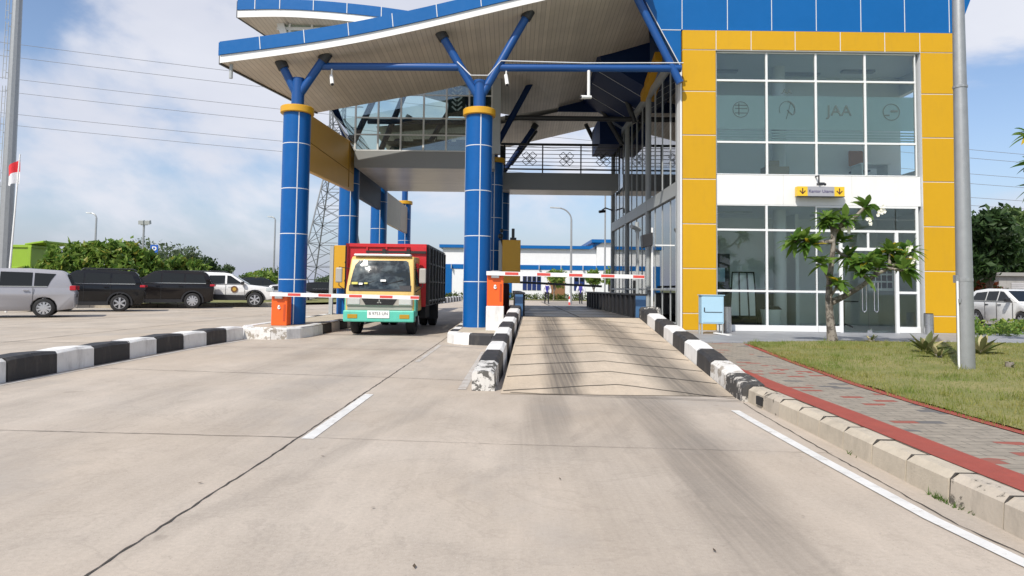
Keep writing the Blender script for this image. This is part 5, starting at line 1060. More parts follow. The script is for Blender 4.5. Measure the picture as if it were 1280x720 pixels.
# ================================================================== PEOPLE
def person(label, x, y, z, rz, step, arms):
    me = bpy.data.meshes.new('person'); h = [(0, 0, .92), (0, .0, 1.12), (0, 0, 1.34), (0, .0, 1.44), (0, -.01, 1.54), (0, -.01, 1.66)]
    rr_ = [.15, .145, .165, .06, .085, .085]; vs = list(h); es = [(0, 1), (1, 2), (2, 3), (3, 4), (4, 5)]; rs = list(rr_)
    def chain(root, pts, rads):
        a = root
        for p, q in zip(pts, rads): vs.append(p); rs.append(q); es.append((a, len(vs)-1)); a = len(vs)-1
    for s_ in (-1, 1):
        k = step*s_
        chain(0, [(s_*.09, 0, .82), (s_*.10, -.10*k, .48), (s_*.10, -.16*k+.05*abs(k), .10), (s_*.11, -.16*k-.12, .05)], [.10, .068, .045, .04])
        chain(2, [(s_*.21, 0, 1.36), (s_*.29, .03, 1.10), (s_*.28, -.10*arms-.03*k, .90), (s_*.235, -.14*arms, .80)], [.10, .09, .075, .05])
    me.from_pydata(vs, es, []); o = bpy.data.objects.new('person', me); COL.objects.link(o)
    o.modifiers.new('Skin', 'SKIN')
    for i, v in enumerate(me.skin_vertices[0].data): v.radius = (rs[i], rs[i]*.8 if i in (0, 1, 2) else rs[i]); v.use_root = (i == 0)
    sb_ = o.modifiers.new('Sub', 'SUBSURF'); sb_.levels = 1; sb_.render_levels = 1
    dg = bpy.context.evaluated_depsgraph_get(); nm = bpy.data.meshes.new_from_object(o.evaluated_get(dg)); o.modifiers.clear(); o.data = nm; nm.materials.clear()
    for m in PMATS: nm.materials.append(m)
    for p in nm.polygons:
        c = p.center; p.use_smooth = True
        if c.z > 1.60 or (c.z > 1.5 and c.y > .02): p.material_index = 3
        elif c.z > 1.42: p.material_index = 0
        elif c.z < .08: p.material_index = 4
        elif abs(c.x) > .2 and c.z < .84: p.material_index = 0
        elif c.z < .93 and abs(c.x) < .19: p.material_index = 2
        elif abs(c.x) < .10 and c.z < 1.36: p.material_index = 1
        else: p.material_index = 5
    o.location = (x, y, z); o.rotation_euler = (0, 0, rz); return tag(o, label, 'person')
PMATS = [mat('skin', (.30, .16, .10), .6), mat('blue_vest', (.035, .03, .26), .7), mat('trousers', (.02, .02, .024), .8), mat('hair', (.01, .009, .008), .6), BLACK, mat('white_shirt', (.72, .72, .74), .7)]
p1 = gnd(684, 383.5); person('person in blue vest and white sleeves walking, nearer the barrier box', p1.x*1.0, 52, 0, .2, 1, .3)
p2x = at(725, 370, 54).x
bpy.data.objects['person'].location.x = at(683.5, 370, 52).x
person('person in blue vest standing beside the red and white post', at(726, 370, 53).x, 53, 0, PI-.3, .6, .1)
mb = MB(); pp = at(712, 380, 50); bp = thing('bollard', 'thin red and white post on the yard beyond the deck', 'post', (pp.x, 50, 0))
for i in range(4): mb.tube([(0, 0, .0+i*.22), (0, 0, .22+i*.22)], [.10-.015*i, .085-.015*i], 10, mi=i % 2)
mb.build('post', [REDB, WHITE], bp)
# ================================================================== WAREHOUSE
YW = 75
wh_ = thing('warehouse', 'long low white warehouse with blue roof edge and blue stripe', 'building', (8, 80, 0))
def HM(): return MB(wh_.location)
xl = at(553, 340, YW).x; xs_ = at(745, 340, YW).x; xr_ = 60
zt, zs0, zs1 = 5.55, 3.25, 3.75
WWALL = mat('warehouse_wall', (.72, .73, .74), .7, var=.05, dirt=.08)
mb = HM(); mb.box(xl, xs_, YW, YW+30, 0, zt); mb.box(xs_, xr_, YW-.6, YW+30, 0, zt+.7); mb.build('wall', WWALL, wh_)
mb = HM(); mb.box(xl-.35, xs_-.7, YW-.4, YW+30, zt, zt+.34); mb.box(xs_-.6, xr_, YW-1., YW+30, zt+.7, zt+1.05); mb.hexa([(xs_-.7, YW-.4, zt), (xs_+.6, YW-1.0, zt+.71), (xs_+.6, YW+1, zt+.71), (xs_-.7, YW+1, zt), (xs_-.7, YW-.4, zt+.34), (xs_+.6, YW-1.0, zt+1.05), (xs_+.6, YW+1, zt+1.05), (xs_-.7, YW+1, zt+.34)]); mb.build('roof', BLUE, wh_)
mb = HM(); mb.box(xl-.06, xs_-.02, YW-.05, YW+.02, zs0, zs1); mb.box(xs_-.02, xr_, YW-.66, YW-.58, zs0, zs1); mb.box(xl-.05, xl+1.05, YW-.04, YW+.02, .1, zs0-.01); mb.box(at(632, 340, YW).x, at(640, 340, YW).x, YW-.04, YW+.02, .1, zs0-.01)
for x in np.arange(xl+1, xr_, 2.4): mb.box(x-.02, x+.02, YW-.68 if x > xs_ else YW-.06, YW-.57, zs0, zs1, 1)
mb.build('blue_stripe', [BLUE, GROUT], wh_)
def wwin(px0, px1, n, z0=1.0, z1=2.55):
    xa, xb = at(px0, 350, YW).x, at(px1, 350, YW).x; w = (xb-xa)/n
    for i in range(n):
        mb = HM(); a, b_ = xa+i*w+.04, xa+(i+1)*w-.04; mb.box(a, b_, YW-.06, YW-.01, z0, z1); wn = mb.build('window', mat('window_blue', (.012, .03, .13), .3), wh_)
        mb = HM(); mb.box(a+.08, b_-.08, YW-.07, YW-.061, z0+1.0, z1-.08); mb.build('pane', CARGL, wn)
wwin(653, 676.5, 4); wwin(717, 731, 2)
mb = HM(); mb.box(at(687, 350, YW).x, at(706, 350, YW).x, YW-.08, YW+.01, .05, 2.5); mb.build('door', mat('brown_door', (.24, .12, .055), .5), wh_)
mb = HM(); mb.box(at(579, 350, YW).x, at(586, 350, YW).x, YW-.06, YW+.01, .05, 2.2); mb.build('door', BLK2, wh_)
mb = HM()
for x in (at(760, 350, YW-.6).x, at(775, 350, YW).x, at(800, 350, YW).x): mb.box(x, x+1.2, YW-.67, YW-.61, 1.0, 2.3)
mb.build('window', mat('dark_window', (.02, .03, .05), .2), wh_)
HEDG = leafmat('hedge_leaves', (.05, .085, .018), (.13, .16, .04))
stripe_y = [(xl-3, 66), (xl+12, 66.2), (45, 67)]
sheet('planting_strip', [(xl-4, 68), (60, 68), (60, YW-.7), (xl-4, YW-.2)], .03, LAWN)
# striped kerb at the far end of the truck lane
fk = [(at(545, 376, 48).x, 48, 0), (at(578, 371, 62).x, 62, 0)]
kerb('kerb', fk, -1, .4, .42, [i*.8 for i in range(18)], [KWHITE, KBLACK], lambda k: k % 2, ch=.05)
# ================================================================== LAMPS, MAST, FLAG
def lamp(label, px, py_top, py_base, Y, arm, rp=.06, head=.45, group='curved street lamps'):
    b = at(px, py_base, Y); tp = at(px, py_top, Y); l = thing('street_lamp', label, 'street lamp', (b.x, Y, 0), group); o_ = l.location
    h = tp.z; mb = MB(o_); X = b.x; a = arm
    pts = [(X, Y, 0), (X, Y, h*.45), (X, Y, h-abs(a)*.9)]+[(X+a*(1-math.cos(t)), Y, h-abs(a)*.9+abs(a)*.85*math.sin(t)) for t in np.linspace(.2, 1.35, 6)]
    mb.tube(pts, [rp*1.3, rp*1.15, rp]+[rp*.75]*6, 8); mb.build('pole', GALV, l, smooth=True)
    e = Vector(pts[-1]); s_ = 1 if a > 0 else -1; mb = MB(o_); mb.hexa([e+Vector((dx*s_ if s_ > 0 else dx*s_, dy, dz)) for dx, dy, dz in ((0, -.1, -.04), (head, -.14, -.0), (head, .14, -.0), (0, .1, -.04), (0, -.08, .05), (head, -.1, .09), (head, .1, .09), (0, .08, .05))]); mb.build('lamp_head', GREYF, l, bevel=.02); return l
lamp('tall grey street lamp seen between the middle columns and the office', 713.5, 259, 376, 50, -1.05, .07, .75)
lamp('grey street lamp above the bushes at left', 118, 266, 330, 62, -.55, .08, .5)
lamp('grey street lamp just left of the front left column', 342, 271, 345, 60, -.35, .07, .4)
dl = thing('floodlight_pole', 'short pole with two floodlights above the left bushes', 'street lamp', (at(178, 330, 55).x, 55, 0))
X = dl.location.x; zt2 = at(179, 281, 55).z; mb = MB(dl.location); mb.tube([(X, 55, 0), (X, 55, zt2)], .08, 8); mb.bar((X-.25, 55, zt2), (X+.3, 55, zt2), .06, .06); mb.build('pole', GALV, dl)
for dx in (-.15, .35): mb = MB(dl.location); mb.hexa([(X+dx-.2, 54.8, zt2), (X+dx+.2, 54.8, zt2), (X+dx+.2, 55.1, zt2+.1), (X+dx-.2, 55.1, zt2+.1), (X+dx-.2, 54.75, zt2+.3), (X+dx+.2, 54.75, zt2+.3), (X+dx+.2, 55, zt2+.4), (X+dx-.2, 55, zt2+.4)]); mb.build('floodlight', GREYF, dl)
tp = thing('thin_pole', 'thin bare pole standing close to the far end of the glass wall', 'pole', (at(756, 370, 46).x, 46, 0)); mb = MB(tp.location); mb.tube([(tp.location.x, 46, 0), (tp.location.x, 46, at(756, 240, 46).z)], .055, 8); mb.build('pole', GALV, tp); mb = MB(tp.location); e = at(756, 240, 46); mb.box(e.x-.15, e.x+.25, 45.9, 46.1, e.z-.05, e.z+.05); mb.build('cap', GREYF, tp)
psn = thing('parking_sign', 'blue parking sign above the bushes at left', 'sign', (at(192, 330, 48).x, 48, 0)); X = psn.location.x; a, b_ = at(192, 320, 48), at(192, 306, 48); mb = MB(psn.location); mb.tube([(X, 48.05, 0), (X, 48.05, b_.z)], .04, 8); mb.build('post', GALV, psn)
mb = MB(psn.location); mb.box(X-.27, X+.27, 47.98, 48.01, a.z, b_.z); mb.build('panel', mat('sign_blue', (.02, .10, .42), .4), psn); text('lettering', 'P', .72, (0, -.03, (a.z+b_.z)/2), (rad(90), 0, 0), WHITE, psn)
# right hand pole on the lawn
rp_ = thing('light_pole', 'grey galvanised tapered pole standing on the lawn at right', 'pole', (5.94, 8.96, .2)); o_ = rp_.location
mb = MB(o_); X, Y = 5.94, 8.96; mb.tube([(X, Y, .18), (X, Y, 1.2), (X, Y, 2.6), (X, Y, 5.4), (X, Y, 9)], [.102, .098, .090, .068, .05], 12); mb.build('shaft', GALV, rp_, smooth=True)
mb = MB(o_); mb.tube([(X, Y, 1.36), (X, Y, 1.40)], .101, 12); mb.tube([(X, Y, 3.93), (X, Y, 3.96)], .088, 12); mb.box(X-.13, X-.085, Y-.03, Y+.03, 1.34, 1.44); mb.box(X-.115, X-.09, Y-.06, Y-.02, 1.08, 1.13); mb.build('clamp', GALV, rp_)
mb = MB(o_); mb.tube([(X-.115, Y-.03, .2), (X-.112, Y-.03, 1.36)], .014, 8); mb.build('conduit', WHITE, rp_)
# mast with ladder at left
ms = thing('lighting_mast', 'tall grey mast with a side ladder at the left edge', 'mast', (at(5, 335, 30).x, 30, 0)); o_ = ms.location; X = o_.x
mb = MB(o_); mb.tube([(X, 30, 0), (X, 30, 6), (X, 30, 13.5), (X, 30, 20)], [.27, .245, .19, .15], 10); mb.build('shaft', GALV, ms)
mb = MB(o_)
def ladder(za, zb):
    for sx in (-.43, -.29): mb.tube([(X+sx, 29.9, za), (X+sx+.006*(zb-za), 29.9, zb)], .014, 6)
    z = za+.1
    while z < zb: mb.tube([(X-.43+.006*(z-za), 29.9, z), (X-.29+.006*(z-za), 29.9, z)], .010, 6); z += .3
    for z in (za+.3, (za+zb)/2, zb-.2): mb.tube([(X-.29, 29.9, z), (X-.18, 30, z)], .016, 6)
ladder(3.2, 5.6); ladder(5.7, 9.9); ladder(10.2, 12.8); ladder(12.9, 16); mb.build('ladder', GREYF, ms)
fp = thing('flag_pole', 'thin white pole flying a small red and white flag by the mast', 'flag pole', (at(12, 340, 27).x, 27, 0)); a, b_ = at(11.5, 345, 27), at(25, 193, 27); a = a+(a-b_)*(a.z/(b_.z-a.z))
mb = MB(fp.location); mb.tube([a, b_], [.045, .025], 8); mb.build('pole', WHITE, fp)
p0, p1_ = at(25.5, 199, 27), at(22, 230, 27); mb = MB(fp.location); vs = []; nn = 10
for i in range(nn+1):
    for j in range(7):
        t, u = i/nn, j/6; q = p0.lerp(p1_, u); dx = -.50*t*(1-.15*u); q = q+Vector((dx, .09*math.sin(t*7+u*1.5), -.30*t*(1-u*.85)+.03*math.sin(6*t))); vs.append(q)
mb.add(vs, [(i*7+j, i*7+j+1, i*7+j+8, i*7+j+7) for i in range(nn) for j in range(6)], [0 if j < 3 else 1 for i in range(nn) for j in range(6)]); mb.build('flag', [mat('flag_red', (.72, .03, .04), .7), mat('flag_white', (.78, .78, .80), .7)], fp, smooth=True)
# green tipper lorry behind the silver car
tq = thing('tipper_truck', 'lime green tipper lorry body behind the mast and bushes', 'truck', (at(-20, 350, 38).x, 38, 0)); LIME = mat('lime_paint', (.25, .40, .03), .4, var=.08, dirt=.2); o_ = tq.location; Yt = 38
xr2 = at(38, 320, Yt).x; xa2 = xr2-6.2; zt3 = at(30, 306, Yt).z; zb3 = 1.15
mb = MB(o_); mb.box(xa2, xr2, Yt, Yt+2.3, zb3, zt3-.15); mb.box(xa2, xr2+.1, Yt-.08, Yt+2.38, zt3-.16, zt3)
for x in np.arange(xa2+.1, xr2+.1, 1.22): mb.box(x-.10, x+.10, Yt-.10, Yt+.02, zb3, zt3-.1)
mb.box(xa2, xr2, Yt-.075, Yt+.02, zb3+.75, zb3+.9); mb.hexa([(xr2-.3, Yt-.08, zt3-.02), (xr2+.75, Yt-.08, zt3+.13), (xr2+.75, Yt+2.3, zt3+.13), (xr2-.3, Yt+2.3, zt3-.02), (xr2-.3, Yt-.08, zt3+.08), (xr2+.75, Yt-.08, zt3+.25), (xr2+.75, Yt+2.3, zt3+.25), (xr2-.3, Yt+2.3, zt3+.08)]); mb.build('tipper_body', LIME, tq, bevel=.02)
mb = MB(o_); mb.prism([(xa2-.0, .8), (xa2-.1, .8), (xa2-2.0, .8), (xa2-2.1, 1.6), (xa2-1.8, 2.6), (xa2-.1, 2.6)], 1, Yt, Yt+2.3); mb.build('cab', LIME, tq, bevel=.05)
mb = MB(o_); mb.box(xa2-1.9, xr2, Yt+.6, Yt+1.7, .6, 1.1); mb.build('chassis', BLACK, tq); LOC = o_
for x in (xa2-1.1, xr2-2.4, xr2-1.0): wheel(tq, (x, Yt+.2, .5), .5, .3, (0, -1, 0), .55, 0, GREYG); wheel(tq, (x, Yt+2.1, .5), .5, .3, (0, 1, 0), .55, 0, GREYG)
mb = MB(o_); mb.ball((xr2-4.5, Yt+1.1, zt3), (2.2, .9, .55), 14, 8); mb.build('load', mat('red_soil', (.26, .10, .05), .95, var=.3, vs=5), tq)
# low kerb and verge behind the parked cars
vk = [(-42, 33, 0), (-24, 31.5, 0), (-18.5, 34, 0), (-14.2, 39, 0), (-10, 47, 0)]
kerb('kerb', vk, -1, .22, .2, [i*1.0 for i in range(33)], [KCON], lambda k: 0)
sheet('verge', [(-42, 33.25), (-24.1, 31.75), (-18.7, 34.2), (-14.4, 39.2), (-10.2, 47.2), (-8.5, 75), (-80, 75), (-80, 33)], .14, LAWN)
# ================================================================== PYLON AND WIRES
py_ = thing('power_pylon', 'grey lattice power pylon seen between the left columns', 'pylon', (at(417, 345, 120).x, 120, 0)); X = py_.location.x; Yp = 120
mb = MB(py_.location); LAT = mat('lattice_steel', (.16, .17, .18), .5, .5); Hh, b0, b1 = 34, 5.0, 1.1
def half(z): return b0+(b1-b0)*min(1, z/24)
def corner(i, z): sx, sy = ((-1, -1), (1, -1), (1, 1), (-1, 1))[i]; return Vector((X+sx*half(z), Yp+sy*half(z), z))
zz = [0, 4.5, 8.5, 12, 15, 18, 21, 24, 27, 30, 34]
for a, b_ in zip(zz, zz[1:]):
    for i in range(4):
        mb.bar(corner(i, a), corner(i, b_), .2, .2); j = (i+1) % 4
        mb.bar(corner(i, a), corner(j, b_), .10, .10); mb.bar(corner(j, a), corner(i, b_), .10, .10); mb.bar(corner(i, b_), corner(j, b_), .10, .10)
        m1, m2 = (corner(i, a)+corner(j, b_))/2, corner(i, (a+b_)/2); mb.bar(m1, m2, .07, .07)
mb.build('lattice', LAT, py_)
for z in (25, 29, 33):
    mb = MB(py_.location)
    for s_ in (-1, 1): mb.bar((X, Yp, z+.9), (X+s_*4.5, Yp, z), .12, .12); mb.bar((X, Yp, z-.2), (X+s_*4.5, Yp, z), .12, .12)
    mb.build('cross_arm', LAT, py_)
WIRE = mat('wire', (.22, .22, .24), .5)
for i, (ya, yb) in enumerate(((44, 190), (62, 199), (91, 217), (109, 228), (138, 243), (153, 252))):
    pa, pb = at(-250, ya-25, 150), at(1500, yb+22, 150); mb = MB(); pts = []
    for k in range(41):
        t = k/40; q = pa.lerp(pb, t); q.z -= 4*2.2*t*(1-t)-.0; pts.append(q)
    mb.tube(pts, .05, 5); o = mb.build('power_line', WIRE); tag(o, ('thin power line crossing the sky, %s of the six' % ('the topmost', 'second from the top', 'third from the top', 'fourth from the top', 'second lowest', 'the lowest')[i]), 'power line', 'power lines across the sky')
# ================================================================== VEGETATION
def leaf_crown(name, blobs, n, size, m, parent=None, origin=(0, 0, 0), aspect=.5, shell=.55, sizevar=.5, droop=.0):
    """many small leaf faces spread through uneven blobs (centre, radii)"""
    B = np.array([[*b[0], *b[1]] for b in blobs], float); vol = B[:, 3]*B[:, 4]*B[:, 5]; pick_ = rng.choice(len(B), n, p=vol/vol.sum())
    d = rng.normal(size=(n, 3)); d /= np.linalg.norm(d, axis=1)[:, None]; rr_ = (shell+(1-shell)*rng.random(n))*(1+.18*rng.normal(size=n))
    c = B[pick_, :3]+d*rr_[:, None]*B[pick_, 3:]
    u = rng.normal(size=(n, 3)); u += d*.8; u[:, 2] -= droop; u /= np.linalg.norm(u, axis=1)[:, None]; w = np.cross(u, rng.normal(size=(n, 3))); w /= np.linalg.norm(w, axis=1)[:, None]
    s_ = size*(1-sizevar+2*sizevar*rng.random(n))[:, None]; nrm = np.cross(u, w)
    v = np.stack([c-u*s_, c+w*s_*aspect+nrm*s_*.12, c+u*s_, c-w*s_*aspect+nrm*s_*.12], 1).reshape(-1, 3)-np.array(origin)
    me = bpy.data.meshes.new(name); me.from_pydata(v.tolist(), [], np.arange(4*n).reshape(n, 4).tolist()); me.materials.append(m)
    o = bpy.data.objects.new(name, me); COL.objects.link(o)
    if parent is not None: o.parent = parent
    return o
def tree(name, label, cat, x, y, z, h, r, m, n, size, group=None, trunk=None, blobs=9, bark=BARKD, flat=.8, low=.35, small=1.):
    t = thing(name, label, cat, (x, y, z), group); tr = trunk or .035*h
    B = []
    for i in range(blobs):
        a = random.uniform(0, 2*PI); q = r*.62*math.sqrt(random.random()); zz_ = h*random.uniform(low+.1, .86); s_ = r*small*random.uniform(.28, .52)*(1-.3*q/r)
        B.append(((x+q*math.cos(a), y+q*math.sin(a), z+zz_), (s_, s_, s_*flat)))
    B.append(((x, y, z+h*.8), (r*.45*small, r*.45*small, h*.18)))
    leaf_crown('crown', B, n, size, m, t, t.location)
    mb = MB(t.location); mb.tube([(x, y, z-.1), (x+.02*h, y, z+h*.3), (x, y+.01*h, z+h*.7)], [tr, tr*.75, tr*.25], 8)
    for b in B[:5]: mb.tube([(x+.02*h, y, z+h*.28), Vector((x, y, z+h*.4)).lerp(Vector(b[0]), .5), b[0]], [tr*.5, tr*.35, tr*.12], 6)
    mb.build('trunk', bark, t, smooth=True); return t
LFR = leafmat('shrub_leaves', (.07, .165, .022), (.29, .39, .08), (.34, .33, .06), .07, .45)
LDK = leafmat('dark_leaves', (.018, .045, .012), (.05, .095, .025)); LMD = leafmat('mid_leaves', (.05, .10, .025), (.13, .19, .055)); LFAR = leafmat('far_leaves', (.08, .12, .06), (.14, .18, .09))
bush = [(70, 312, 36, 1.2), (92, 304, 37, 1.7), (118, 306, 36, 1.5), (142, 299, 36.5, 1.9), (165, 303, 37, 1.7), (190, 318, 36, 1.3), (222, 322, 38, 1.5), (238, 325, 38, 1.2), (34, 336, 35.5, .8), (76, 322, 34.5, 1.1), (156, 322, 34.5, 1.2)]
blab = ['leafy green shrub beside the lime green lorry', 'tall leafy shrub above the roof of the front black car', 'leafy shrub behind the middle of the front black car', 'highest leafy shrub, left of the floodlight pole', 'leafy shrub just under the floodlight pole', 'low shrub under the blue parking sign', 'yellowish shrub above the rear of the second black car', 'small shrub left of the dark round tree', 'small dark shrub behind the flag pole', 'low shrub in front of the lorry tail', 'low shrub before the floodlight pole']
for (px, py, Y, r), lab in zip(bush, blab):
    p = at(px, py, Y); tree('shrub', lab, 'shrub', p.x, Y, .12, max(1.6, p.z), r, LFR, 1500, .19, 'shrubs behind the parked cars', blobs=17, small=.62, bark=BARK, low=.12, trunk=.05)
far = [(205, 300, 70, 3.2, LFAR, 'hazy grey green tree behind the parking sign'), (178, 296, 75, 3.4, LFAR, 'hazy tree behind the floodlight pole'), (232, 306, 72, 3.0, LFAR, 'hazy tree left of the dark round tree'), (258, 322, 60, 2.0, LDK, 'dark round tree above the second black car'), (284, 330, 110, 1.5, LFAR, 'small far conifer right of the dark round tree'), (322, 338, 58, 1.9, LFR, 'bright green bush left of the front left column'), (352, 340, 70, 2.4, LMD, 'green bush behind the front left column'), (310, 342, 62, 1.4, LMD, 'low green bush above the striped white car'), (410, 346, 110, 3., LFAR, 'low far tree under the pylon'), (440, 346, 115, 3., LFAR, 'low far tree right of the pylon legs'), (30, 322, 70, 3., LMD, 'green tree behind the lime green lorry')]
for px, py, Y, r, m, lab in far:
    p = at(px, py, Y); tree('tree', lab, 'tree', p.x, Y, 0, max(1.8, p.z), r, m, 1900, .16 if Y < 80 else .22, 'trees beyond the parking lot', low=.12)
# plants in front of the warehouse
for px, py, Y, r, lab in ((692, 336, 66, 1.6, 'small leafy tree in front of the brown warehouse door'), (762, 333, 64, 1.4, 'small leafy tree by the far end of the glass wall'), (742, 336, 65, 1.2, 'small leafy tree left of the thin pole')):
    p = at(px, py, Y); tree('small_tree', lab, 'tree', p.x, Y, 0, p.z, r, LFR, 700, .16, 'small trees before the warehouse', bark=BARK, low=.4, trunk=.07)
for i, px in enumerate(range(560, 770, 14)):
    p = at(px, 372, 72); B = [((p.x+random.uniform(-.7, .7), 72, .3), (.8, .5, random.uniform(.25, .55))) for _ in range(3)]; tag(leaf_crown('low_hedge', B, 220, .11, HEDG), 'low clipped planting along the foot of the warehouse wall', 'hedge', 'low planting along the warehouse')
# right hand side: garage wall, trees, red shrub, weeds
gw = thing('garage', 'grey garage wall with a closed roller door behind the white hatchback', 'building', (27, 38, 0)); mb = MB(gw.location); a = at(1249, 350, 36).x; zt4 = at(1260, 345, 36).z; mb.box(a, a+14, 36, 44, 0, zt4); mb.build('wall', mat('garage_wall', (.34, .33, .31), .8, dirt=.4), gw)
mb = MB(gw.location); mb.box(a-.15, a+14.2, 35.8, 44.2, zt4, zt4+.18); mb.build('roof', mat('roof_grey', (.30, .29, .27), .8), gw); mb = MB(gw.location); mb.box(a+.6, a+6, 35.93, 35.99, .05, zt4-.35); mb.build('roller_door', stripes('roller', (.42, .41, .41), (.2, .2, .2), .1, .12, 2), gw)
bw = thing('boundary_wall', 'low grey wall behind the red shrub', 'wall', (22, 37, 0)); mb = MB(bw.location); mb.box(15, a-.3, 37, 37.2, 0, 1.5); mb.build('wall', KCON, bw); mb = MB(bw.location); mb.box(15, a-.3, 36.95, 37.25, 1.5, 1.58); mb.build('coping', KCON, bw)
for px, py, Y, r, m, n_, lab in ((1232, 262, 31, 1.75, LDK, 5200, 'dense dark green tree right of the galvanised pole'), (1262, 262, 46, 3.6, LMD, 5200, 'large lighter tree behind the dense dark one'), (1300, 255, 48, 4.0, LMD, 5200, 'large tree at the right edge above the garage'), (1225, 275, 55, 3.5, LMD, 3500, 'far tree behind the dense dark one at left'), (1275, 285, 42, 2.6, LDK, 3000, 'dark tree over the garage roof')):
    p = at(px, py, Y); tree('tree', lab, 'tree', p.x, Y, 0, p.z, r, m, n_, .16 if Y < 40 else .22, 'trees on the right', low=.28, blobs=14)
p = at(1234, 362, 33.5); RSH = leafmat('red_leaves', (.20, .035, .015), (.34, .10, .03), (.08, .12, .03), .25)
tree('red_shrub', 'red leaved shrub behind the white hatchback', 'shrub', p.x, 33.5, 0, 1.95, .95, RSH, 1500, .11, None, low=.1, bark=BARK, trunk=.04)
# weeds before the white car
B = []
for i in range(26): px = random.uniform(1206, 1300); q = gnd(px, random.uniform(411, 421), ZP); B.append(((q.x, q.y, ZP+.12), (.35, .3, random.uniform(.12, .3))))
stuff(leaf_crown('weeds', B, 2600, .05, LFR, shell=.2))
# strap-leaved rosettes on the lawn
ROS = leafmat('rosette_leaves', (.09, .12, .03), (.22, .22, .09), (.46, .40, .20), .3, .3)
def rosette(label, x, y, h, n=26):
    t = thing('rosette_plant', label, 'plant', (x, y, .2), 'rosette plants on the lawn'); mb = MB(t.location)
    for i in range(n):
        a = i*2.4+random.uniform(-.2, .2); el = random.uniform(.35, 1.35); L_ = h*random.uniform(.8, 1.2); w = L_*.10; vs = []; z0 = .21
        dh = Vector((math.cos(a), math.sin(a), 0)); sd = Vector((-math.sin(a), math.cos(a), 0))
        for k in range(6):
            u = k/5; q = Vector((x, y, z0))+dh*(L_*u*math.cos(el)*(1+.2*u))+Vector((0, 0, L_*(u*math.sin(el)-.38*u*u*math.cos(el)))); ww = w*(.55+1.1*u)*(1-u**4)+.002
            vs += [q-sd*ww, q+Vector((0, 0, -ww*.5)), q+sd*ww]
        mb.add(vs, [(3*k+j, 3*k+3+j, 3*k+4+j, 3*k+1+j) for k in range(5) for j in (0, 1)])
    mb.build('leaves', ROS, t, smooth=True); mb = MB(t.location); mb.tube([(x, y, .15), (x, y, .3)], .05, 8); mb.build('stem', BARK, t)
q = gnd(1158, 443, .2); rosette('dry tipped rosette plant left of the galvanised pole', q.x, q.y, .38); q = gnd(1173, 449, .2); rosette('small drooping rosette just left of the pole foot', q.x, q.y, .28, 16); q = gnd(1226, 444, .2); rosette('yellowish rosette plant right of the galvanised pole', q.x, q.y, .38)
q = gnd(1262, 462, .2); rosette('tiny dark sprout on the lawn near the right edge', q.x, q.y, .14, 9); q = gnd(1089, 429, .2); rosette('small grassy tuft in front of the glass door', q.x, q.y, .20, 14)
# frangipani trees
FRL = leafmat('frangipani_leaves', (.07, .17, .025), (.20, .31, .055), (.62, .45, .04), .04, .5); PETAL = mat('white_petals', (.82, .80, .70), .6)
def frangipani(label, x, y, z, px_paths, lab_group=None, leaves=20, lsz=.27, extra_tips=()):
    t = thing('frangipani_tree', label, 'tree', (x, y, z)); mb = MB(t.location)
    for pts, rs in px_paths: mb.tube(pts, rs, 9)
    mb.build('trunk', BARK, t, smooth=True); lv = MB(t.location); tips = [(Vector(p[0][-1]), (Vector(p[0][-1])-Vector(p[0][-2])).normalized()) for p in px_paths[1:]]+list(extra_tips)
    for tip, d in tips:
        for i in range(leaves):
            a = i*2.399; el = random.uniform(-.45, 1.0); ref = Vector((0, 0, 1)) if abs(d.z) < .9 else Vector((1, 0, 0)); e1 = d.cross(ref).normalized(); e2 = d.cross(e1)
            dr_ = ((e1*math.cos(a)+e2*math.sin(a))*math.cos(el)+d*math.sin(el)+Vector((0, 0, .15))).normalized(); L_ = lsz*random.uniform(.65, 1.2); sd = dr_.cross(Vector((random.uniform(-.4, .4), random.uniform(-.4, .4), 1))).normalized(); nn_ = sd.cross(dr_)
            st = tip-d*random.uniform(0, .12); vs = []
            for k in range(6):
                u = k/5; ww = L_*.19*math.sin(PI*min(1, .08+u*.92)**.8)+.003; q = st+dr_*(L_*(.12+u))-Vector((0, 0, L_*.25*u*u)); vs += [q-sd*ww+nn_*ww*.25, q, q+sd*ww+nn_*ww*.25]
            lv.add(vs, [(3*k+j, 3*k+3+j, 3*k+4+j, 3*k+1+j) for k in range(5) for j in (0, 1)])
    lv.build('crown', FRL, t, smooth=True); return t, tips
FY = 13.55
def fp_(px, py, dy=0): return at(px, py, FY+dy)
trk = ([fp_(1041, 430), fp_(1039, 412), fp_(1037, 390), fp_(1036, 372), fp_(1037, 350), fp_(1040, 325), fp_(1042, 302), fp_(1044, 288)], [.115, .085, .07, .066, .056, .048, .042, .036])
